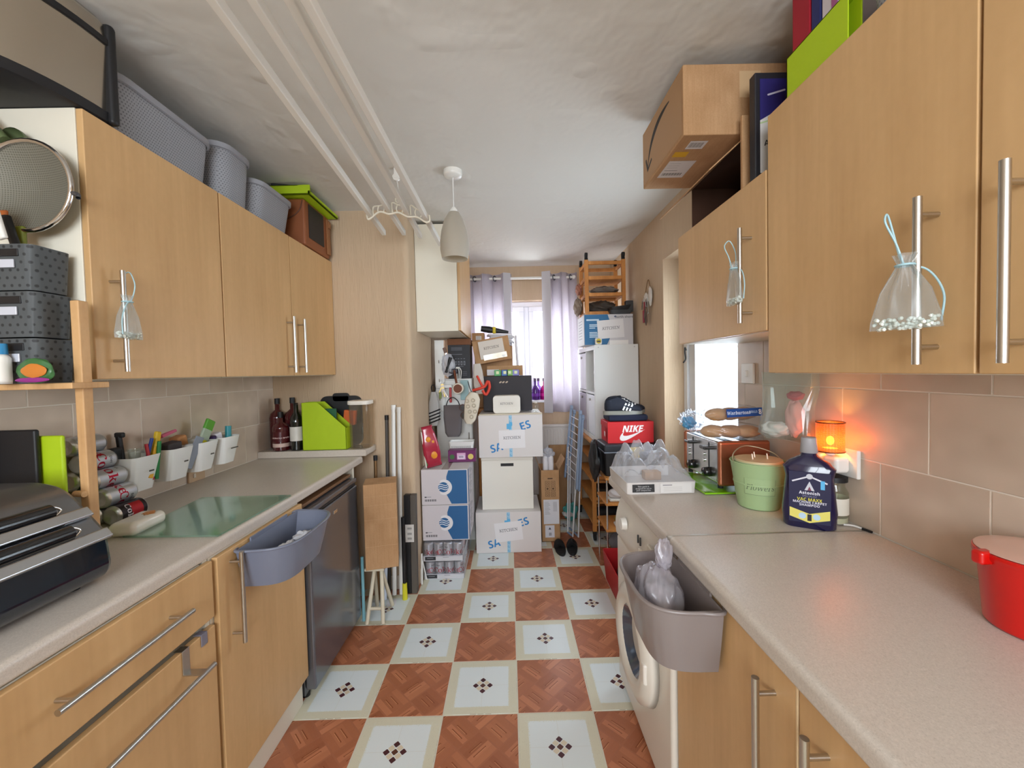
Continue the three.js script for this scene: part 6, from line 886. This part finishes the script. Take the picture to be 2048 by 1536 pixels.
  // carpet shampoo
  const as = thing('shampoo_bottle', 'dark blue carpet shampoo bottle with a grey cap', 'bottle', [0.893, WT, -1.2], -0.6), nb = phys('#15123c', 0.22, { clearcoat: 0.5 });
  mesh('body', loft([rr(0.118, 0.06, 0.02, 0), rr(0.13, 0.068, 0.024, 0.006), rr(0.136, 0.07, 0.024, 0.05), rr(0.118, 0.064, 0.024, 0.15), rr(0.13, 0.066, 0.024, 0.178), rr(0.1, 0.056, 0.024, 0.195), rr(0.045, 0.044, 0.02, 0.212), rr(0.034, 0.034, 0.016, 0.225)], [true, true], 0.8), nb, as);
  mesh('cap', lathe([[0, 0.268], [0.017, 0.268], [0.019, 0.264], [0.0225, 0.222], [0, 0.222]].reverse(), 28), std('#a5a4a8', 0.45), as);
  card('front_label', 0.1, 0.15, (x, w, h) => { fill(x, '#15123c', w, h); x.strokeStyle = '#d8d8e0'; x.lineWidth = w * 0.045; x.beginPath(); x.moveTo(w * 0.08, h * 0.2); x.lineTo(w * 0.5, h * 0.08); x.lineTo(w * 0.92, h * 0.2); x.stroke(); x.fillStyle = '#c9ccd4'; x.beginPath(); x.arc(w * 0.5, h * 0.085, w * 0.08, 0, 7); x.fill(); x.beginPath(); x.moveTo(w * 0.5, h * 0.18); x.lineTo(w * 0.62, h * 0.36); x.lineTo(w * 0.38, h * 0.36); x.fill(); x.fillStyle = '#7a3a50'; x.beginPath(); x.moveTo(w * 0.5, h * 0.28); x.lineTo(w * 0.55, h * 0.36); x.lineTo(w * 0.45, h * 0.36); x.fill(); x.fillStyle = '#58b4e4'; x.fillRect(w * 0.76, h * 0.15, w * 0.1, h * 0.17); words(x, 'Astonish', w / 2, h * 0.41, w * 0.12, '#e6e6ee'); words(x, 'SPECIALIST', w / 2, h * 0.475, w * 0.07, '#9a9ab4', { style: '' }); words(x, 'VAC MAXX', w / 2, h * 0.54, w * 0.12, '#d9cf3c'); words(x, 'MACHINE CARPET', w / 2, h * 0.595, w * 0.095, '#dcdce6'); words(x, 'SHAMPOO', w / 2, h * 0.65, w * 0.1, '#dcdce6'); x.fillStyle = '#e0d56a'; x.beginPath(); x.moveTo(w * 0.02, h * 0.72); x.lineTo(w * 0.5, h * 0.82); x.lineTo(w * 0.98, h * 0.72); x.lineTo(w * 0.98, h * 0.9); x.lineTo(w * 0.5, h); x.lineTo(w * 0.02, h * 0.9); x.fill(); x.fillStyle = '#b8d4e6'; x.beginPath(); x.arc(w * 0.33, h * 0.87, w * 0.09, 0, 7); x.arc(w * 0.67, h * 0.87, w * 0.09, 0, 7); x.fill(); x.fillStyle = '#22222a'; x.fillRect(w * 0.45, h * 0.83, w * 0.1, h * 0.13); }, as, [0, 0.094, 0.0362], [0, 0, 0], { px: 400 });
  const jr = thing('glass_jar', 'empty glass jar with a black lid and white label by the socket', 'jar', [0.988, WT, -1.225]); mesh('glass', lathe([[0, 0.002], [0.034, 0.002], [0.037, 0.012], [0.037, 0.095], [0.028, 0.112], [0.028, 0.128]], 32), phys('#eef0e6', 0.04, { transmission: 0.96, thickness: 0 }), jr); mesh('lid', cyl(0.0345, 0.0345, 0.015, 0, 0.135, 0, 32), M.black, jr); mesh('oil_rest', cyl(0.035, 0.035, 0.016, 0, 0.0125, 0, 28), std('#d8d4c0', 0.4), jr);
  const jl = canvasTex(256, 96, (x, w, h) => { fill(x, '#e4dfd0', w, h); x.fillStyle = '#7a9a3a'; x.fillRect(w * 0.52, h * 0.3, w * 0.03, h * 0.4); words(x, 'RA', w * 0.3, h * 0.5, 26, '#b8a46a', { font: 'serif' }); }); mesh('label', new THREE.CylinderGeometry(0.0374, 0.0374, 0.05, 32, 1, true).translate(0, 0.055, 0), std('#ffffff', 0.7, { map: jl }), jr);
  // double socket with a plug and the amber plug-in lamp
  const sk = P(1682, 920, 'x', RW - 0.008), so = thing('wall_socket', 'white double socket on the right wall tiles', 'socket', [RW - 0.0075, sk.y, sk.z]); mesh('plate', rbox(0.012, 0.086, 0.146, -0.006, 0, 0, 0.004), M.whiteGloss, so);
  const pg = thing('plug_adaptor', 'white plug adaptor in the double socket', 'plug', [RW - 0.02, sk.y - 0.005, sk.z + 0.025]); mesh('body', rbox(0.045, 0.05, 0.055, -0.0235, 0, 0, 0.012, 4), M.whiteGloss, pg);
  const p2 = thing('plug', 'white plug with a lead in the double socket', 'plug', [RW - 0.02, sk.y - 0.005, sk.z - 0.04]); mesh('body', rbox(0.035, 0.045, 0.045, -0.018, 0, 0, 0.01, 4), M.whiteGloss, p2); mesh('lead', tube([[-0.03, -0.02, 0], [-0.035, -0.07, -0.01], [-0.03, -0.14, -0.05], [-0.02, -0.157, -0.12]], 0.0035, 24, 8), M.white, p2);
  const lx = RW - 0.058, ly = sk.y + 0.078, lz = sk.z + 0.02, lp = thing('plug_in_lamp', 'glowing amber wax-melt lamp plugged into the double socket', 'lamp', [lx, ly, lz]);
  const mt = canvasTex(256, 128, (x, w, h) => { fill(x, '#000', w, h); x.fillStyle = '#fff'; const s = 8; for (let i = 0; i < w / s; i++) for (let j = 0; j < h / s; j++) x.fillRect(i * s, j * s, 4.4, 4.4); }); mt.colorSpace = THREE.NoColorSpace; mt.wrapS = mt.wrapT = THREE.RepeatWrapping;
  mesh('mesh_shade', [cyl(0.036, 0.036, 0.088, 0, 0, 0, 40, true)], phys('#d98a4a', 0.45, { transmission: 0.6, thickness: 0, side: THREE.DoubleSide, bumpMap: mt, bumpScale: 0.001 }), lp, 'perforated copper shade');
  mesh('rim', [at(torus(0.036, 0.002, 36, 6), 0, 0.044, 0, Math.PI / 2), at(torus(0.036, 0.002, 36, 6), 0, -0.044, 0, Math.PI / 2)], std('#7a4a2c', 0.4, { metalness: 0.6 }), lp); mesh('lamp_base', cyl(0.012, 0.02, 0.02, 0, -0.045, 0), M.whiteGloss, lp);
  mesh('bulb', new THREE.SphereGeometry(0.01, 16, 12).scale(1, 1.4, 1).translate(0, -0.012, 0), std('#ffb050', 0.4, { emissive: new THREE.Color(1, 0.5, 0.12), emissiveIntensity: 22 }), lp, 'glowing bulb');
  const L = new THREE.PointLight(new THREE.Color(1, 0.42, 0.08), 0.12, 0, 2); L.position.set(lx, ly - 0.012, lz); L.castShadow = true; scene.add(L);
  const sw = P(1498, 747, 'x', RW - 0.008), s2 = thing('light_switch', 'white light switch on the tiles by the back door', 'switch', [RW - 0.0075, sw.y, sw.z]); mesh('plate', rbox(0.01, 0.086, 0.086, -0.005, 0, 0, 0.003), M.whiteGloss, s2); mesh('rocker', rbox(0.008, 0.026, 0.014, -0.012, 0, 0, 0.002), M.whiteGloss, s2);
  // clear bag hanging under the wall cabinet with pink things in it
  const hp = P(1588, 820, 'x', 0.93), hb = thing('hanging_bag', 'clear plastic bag with pink contents hung under the tall wall cabinet', 'bag', [0.93, hp.y, -1.345]); const bgeo = loft([rr(0.15, 0.04, 0.02, -0.1), rr(0.165, 0.08, 0.035, -0.08), rr(0.15, 0.085, 0.04, 0.0), rr(0.16, 0.06, 0.03, 0.07), rr(0.165, 0.025, 0.012, 0.125)], [true, false], 1.2); const bp = bgeo.attributes.position; for (let i = 0; i < bp.count; i++) { const x = bp.getX(i), y = bp.getY(i), z = bp.getZ(i); bp.setZ(i, z + 0.008 * Math.sin(x * 90 + y * 60)); bp.setX(i, x + 0.006 * Math.sin(y * 110)); } bgeo.computeVertexNormals();
  mesh('bag', bgeo, phys('#e8f2f0', 0.14, { transmission: 0.9, thickness: 0, side: THREE.DoubleSide }), hb); hb.rotation.y = -0.9; mesh('pink_content', [lump(0.055, 0.12, 0.035, 0.08, 3, 3, 2).translate(0.02, -0.03, 0.0)], std('#d9a09a', 0.7), hb); mesh('red_content', [lump(0.05, 0.03, 0.03, 0.1, 3, 3, 2).translate(0.022, 0.045, 0)], std('#b03c4c', 0.6), hb); mesh('pale_content', [lump(0.09, 0.05, 0.05, 0.1, 3, 3, 2).translate(-0.035, -0.07, 0)], std('#d8d0cc', 0.7), hb);
  const kt = thing('tablet_box', 'white and pink packet standing behind the shampoo bottle', 'packet', [0.985, WT, -1.425], 0.0); mesh('box', rbox(0.07, 0.12, 0.05, 0, 0.06, 0, 0.01), std('#d8c6c2', 0.5), kt); mesh('lid', rbox(0.074, 0.02, 0.054, 0, 0.13, 0, 0.008), std('#e4dcd8', 0.45), kt);
  const cb = thing('joint_cable', 'short white cable lying at the end of the worktop joint', 'cable', [1.0, WT, -1.16]); mesh('cable', tube([[-0.01, 0.004, -0.03], [0.005, 0.006, -0.015], [0.015, 0.004, 0.0], [0.02, 0.004, 0.02]], 0.003, 16, 6), M.white, cb); mesh('black_end', bar([0.016, 0.004, 0.005], [0.021, 0.004, 0.03], 0.0035), M.black, cb);
  // red tub
  const rt = thing('red_tub', 'red plastic tub with a clear lid on the right worktop', 'tub', [0.938, WT, -0.70]), rm = phys('#c80a04', 0.3, { clearcoat: 0.4 }); mesh('body', lathe([[0, 0], [0.066, 0], [0.07, 0.005], [0.079, 0.12], [0.085, 0.128], [0.085, 0.136], [0.08, 0.138], [0.076, 0.13], [0.067, 0.006], [0, 0.006]], 48), rm, rt); mesh('lid', lathe([[0, 0.142], [0.05, 0.144], [0.082, 0.14], [0.083, 0.137], [0, 0.137]], 48), phys('#e3b9a8', 0.25, { clearcoat: 0.5 }), rt, 'translucent pale lid'); mesh('handle_tab', [at(rbox(0.03, 0.025, 0.02, 0, 0, 0, 0.006), -0.083, 0.128, -0.02), at(rbox(0.02, 0.02, 0.03, 0, 0, 0, 0.006), 0.02, 0.128, 0.086)], rm, rt);
  // taupe bin on the base door, with a clear bag of rubbish
  doorBin('taupe plastic bin hung on the right base door', phys('#857b78', 0.35, { clearcoat: 0.2 }), [0.462, 0.7, -1.015], Math.PI, 0.3, 0.165, 0.155);
  const gb2 = thing('rubbish_bag', 'knotted clear plastic bag in the taupe bin', 'bag', [0.375, 0.725, -1.035]); const wm = phys('#e8e4ea', 0.22, { transmission: 0.75, thickness: 0, side: THREE.DoubleSide }); mesh('bag', lump(0.115, 0.15, 0.17, 0.07, 3.4, 5, 3).translate(0, 0.075, 0), wm, gb2); mesh('contents', lump(0.07, 0.08, 0.11, 0.12, 3, 4, 5).translate(0, 0.055, 0), std('#bdb8ba', 0.8), gb2); mesh('knot', lump(0.045, 0.085, 0.04, 0.1, 3, 4, 2).translate(0.02, 0.175, -0.01), wm, gb2);
}
// ---------------------------------------------------------------- on top of the right cabinets
{
  const T1 = 1.949, T2 = 2.091;
  const cb = thing('delivery_box', 'cardboard delivery box with a curved arrow stacked near the ceiling', 'box', [0.795, 2.153, -1.555]);
  const W = 0.4, H = 0.228, D = 0.4;
  mesh('box', box(W, H, D, 0, H / 2, 0, 0.004), M.card, cb);
  card('arrow_print', D * 0.94, H * 0.9, (x, w, h) => { fill(x, '#b18a62', w, h); x.strokeStyle = x.fillStyle = '#1f1812'; x.lineCap = 'round'; for (let i = 0; i < 40; i++) { const a = i / 40, bz = (s) => [(1 - s) ** 2 * 0.72 * w + 2 * s * (1 - s) * 0.25 * w + s * s * 0.13 * w, (1 - s) ** 2 * 0.16 * h + 2 * s * (1 - s) * 0.1 * h + s * s * 0.74 * h], p = bz(a), q = bz(a + 1 / 40); x.lineWidth = 4 + 13 * Math.sin(Math.min(3.1, a * 3.4)); x.beginPath(); x.moveTo(...p); x.lineTo(...q); x.stroke(); } x.beginPath(); x.moveTo(w * 0.08, h * 0.58); x.lineTo(w * 0.13, h * 0.8); x.lineTo(w * 0.24, h * 0.7); x.lineWidth = 8; x.stroke(); }, cb, [-W / 2 - 0.0008, H / 2, 0], [0, -Math.PI / 2, 0]);
  card('tape_patch', 0.07, 0.085, (x, w, h) => { fill(x, '#c7a57c', w, h); }, cb, [0.02, 0.16, D / 2 + 0.0008]);
  const under = [Math.PI / 2, 0, 0];
  card('address_label', 0.1, 0.13, (x, w, h) => { fill(x, '#d8d3d2', w, h); x.fillStyle = '#333'; x.fillRect(w * 0.08, h * 0.55, w * 0.5, 6); for (let i = 0; i < 14; i++) x.fillRect(w * 0.1 + i * 14, h * 0.7, 5 + (i * 3) % 6, h * 0.16); x.fillStyle = '#888'; for (let i = 0; i < 3; i++) x.fillRect(w * 0.1, h * (0.15 + i * 0.12), w * 0.4, 4); }, cb, [-0.13, -0.0008, -0.03], under); card('barcode_label', 0.06, 0.05, (x, w, h) => { fill(x, '#dad6d6', w, h); x.fillStyle = '#444'; for (let i = 0; i < 20; i++) x.fillRect(w * 0.08 + i * 10, h * 0.2, 2 + (i * 3) % 5, h * 0.6); }, cb, [-0.13, -0.0008, 0.14], under); card('yellow_sticker', 0.05, 0.035, (x, w, h) => fill(x, '#d9a81c', w, h), cb, [-0.16, -0.0008, 0.08], under);
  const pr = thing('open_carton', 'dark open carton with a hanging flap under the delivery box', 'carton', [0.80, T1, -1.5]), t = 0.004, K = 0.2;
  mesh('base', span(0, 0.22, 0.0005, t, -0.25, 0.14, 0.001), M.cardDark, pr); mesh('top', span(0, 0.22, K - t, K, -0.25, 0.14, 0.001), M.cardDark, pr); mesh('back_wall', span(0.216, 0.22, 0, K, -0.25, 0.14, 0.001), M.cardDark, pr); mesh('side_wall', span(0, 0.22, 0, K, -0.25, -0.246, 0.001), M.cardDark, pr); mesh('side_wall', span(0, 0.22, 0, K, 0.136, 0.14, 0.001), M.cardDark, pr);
  mesh('flap', at(rbox(0.16, t, 0.44, -0.08, 0, 0, 0.001), 0.0, K - 0.004, -0.075, 0, 0, 0.72), M.card, pr, 'brown cardboard flap');
  single('cardboard_sheet', rbox(0.2, 0.24, 0.012, 0, 0.12, 0, 0.002), M.card, 'upright cardboard sheet beside the blue and white folder', 'cardboard', [0.865, T1 + 0.0005, -1.32]);
  const bh = thing('black_strap', 'black plastic handle on top of the delivery box', 'handle', [0.71, 2.382, -1.5]); mesh('loop', at(torus(0.026, 0.008, 24, 8), 0, 0.016, 0, 1.2, 0.4), M.black, bh);
  const fo = (label, x, z, w, h, d, c, y = T1) => { const o = thing('folder', label, 'folder', [x, y + 0.0005, z]); mesh('cover', rbox(w, h, d, 0, h / 2, 0, 0.004, 2), std(c, 0.45), o); return o; };
  const ab = fo('dark blue and white folder standing on the short cabinet', 0.885, -1.262, 0.24, 0.325, 0.03, '#26262c'); card('front_print', 0.1, 0.28, (x, w, h) => { fill(x, '#dcdad8', w, h); x.fillStyle = '#27206a'; x.beginPath(); x.moveTo(0, 0); x.lineTo(w, 0); x.lineTo(w, h * 0.24); x.lineTo(0, h * 0.44); x.fill(); x.strokeStyle = '#b9d09a'; x.lineWidth = 12; x.beginPath(); x.moveTo(0, h * 0.47); x.quadraticCurveTo(w * 0.6, h * 0.42, w, h * 0.27); x.stroke(); x.strokeStyle = '#d4d4e6'; x.lineWidth = 14; x.lineCap = 'round'; x.beginPath(); x.moveTo(w * 0.25, h * 0.17); x.lineTo(w * 0.75, h * 0.12); x.stroke(); words(x, 'A', w * 0.2, h * 0.68, 60, '#33333a'); }, ab, [-0.055, 0.165, 0.0158]);
  fo('black box file behind the blue and white folder', 0.93, -1.21, 0.16, 0.25, 0.06, '#1d1d20');
  const lm = thing('magazine_file', 'lime green file lying along the top of the tall wall cabinet', 'file', [0.778, T2, -1.0]);
  mesh('side_panel', span(-0.018, -0.015, 0, 0.112, -0.1, 0.095, 0.0005), M.lime, lm); mesh('side_panel', span(0.012, 0.015, 0, 0.112, -0.1, 0.095, 0.0005), M.lime, lm); mesh('spine', span(-0.018, 0.015, 0.109, 0.112, -0.1, 0.095, 0.0005), M.lime, lm); mesh('end', span(-0.018, 0.015, 0, 0.112, -0.1, -0.097, 0.0005), M.lime, lm);
  const bk = (label, z, d, c, h = 0.3, x = 0.9) => { const o = thing('ring_binder', label, 'binder', [x, T2 + 0.0005, z]); mesh('cover', rbox(0.2, h, d, 0, h / 2, 0, 0.004, 2), std(c, 0.45), o); return o; };
  bk('red ring binder standing behind the lime file', -1.11, 0.066, '#a8122c', 0.31, 0.905); bk('navy ring binder next to the red binder', -1.057, 0.032, '#1f2a6a', 0.31, 0.905); const wb = bk('white and pink binder next to the navy binder', -1.012, 0.05, '#d8cfd6', 0.31, 0.905); mesh('pink_spine', rbox(0.004, 0.296, 0.016, -0.1005, 0.15, 0.016, 0.0015, 1), std('#a8588c', 0.5), wb); card('mark', 0.02, 0.05, (x, w, h) => { fill(x, '#d8cfd6', w, h); words(x, 'A', w / 2, h / 2, 200, '#2a2430', { style: 'italic bold', font: 'serif' }); }, wb, [-0.1008, 0.26, -0.008], [0, -Math.PI / 2, 0]);
  const gk = thing('storage_basket', 'grey perforated basket on the tall right wall cabinet', 'basket', [0.89, T2, -0.72]); mesh('body', tub(0.24, 0.3, 0.27, 0.34, 0.2, 0.05, 0.004), M.basket, gk); mesh('rim', loft([rr(0.27, 0.34, 0.05, 0.18), rr(0.284, 0.354, 0.055, 0.182), rr(0.284, 0.354, 0.055, 0.2), rr(0.262, 0.332, 0.046, 0.202)], [false, false]), M.greyPlastic, gk);
}
scene.traverse((o) => { if (o.isMesh) o.castShadow = o.receiveShadow = true; });
renderer.render(scene, camera);
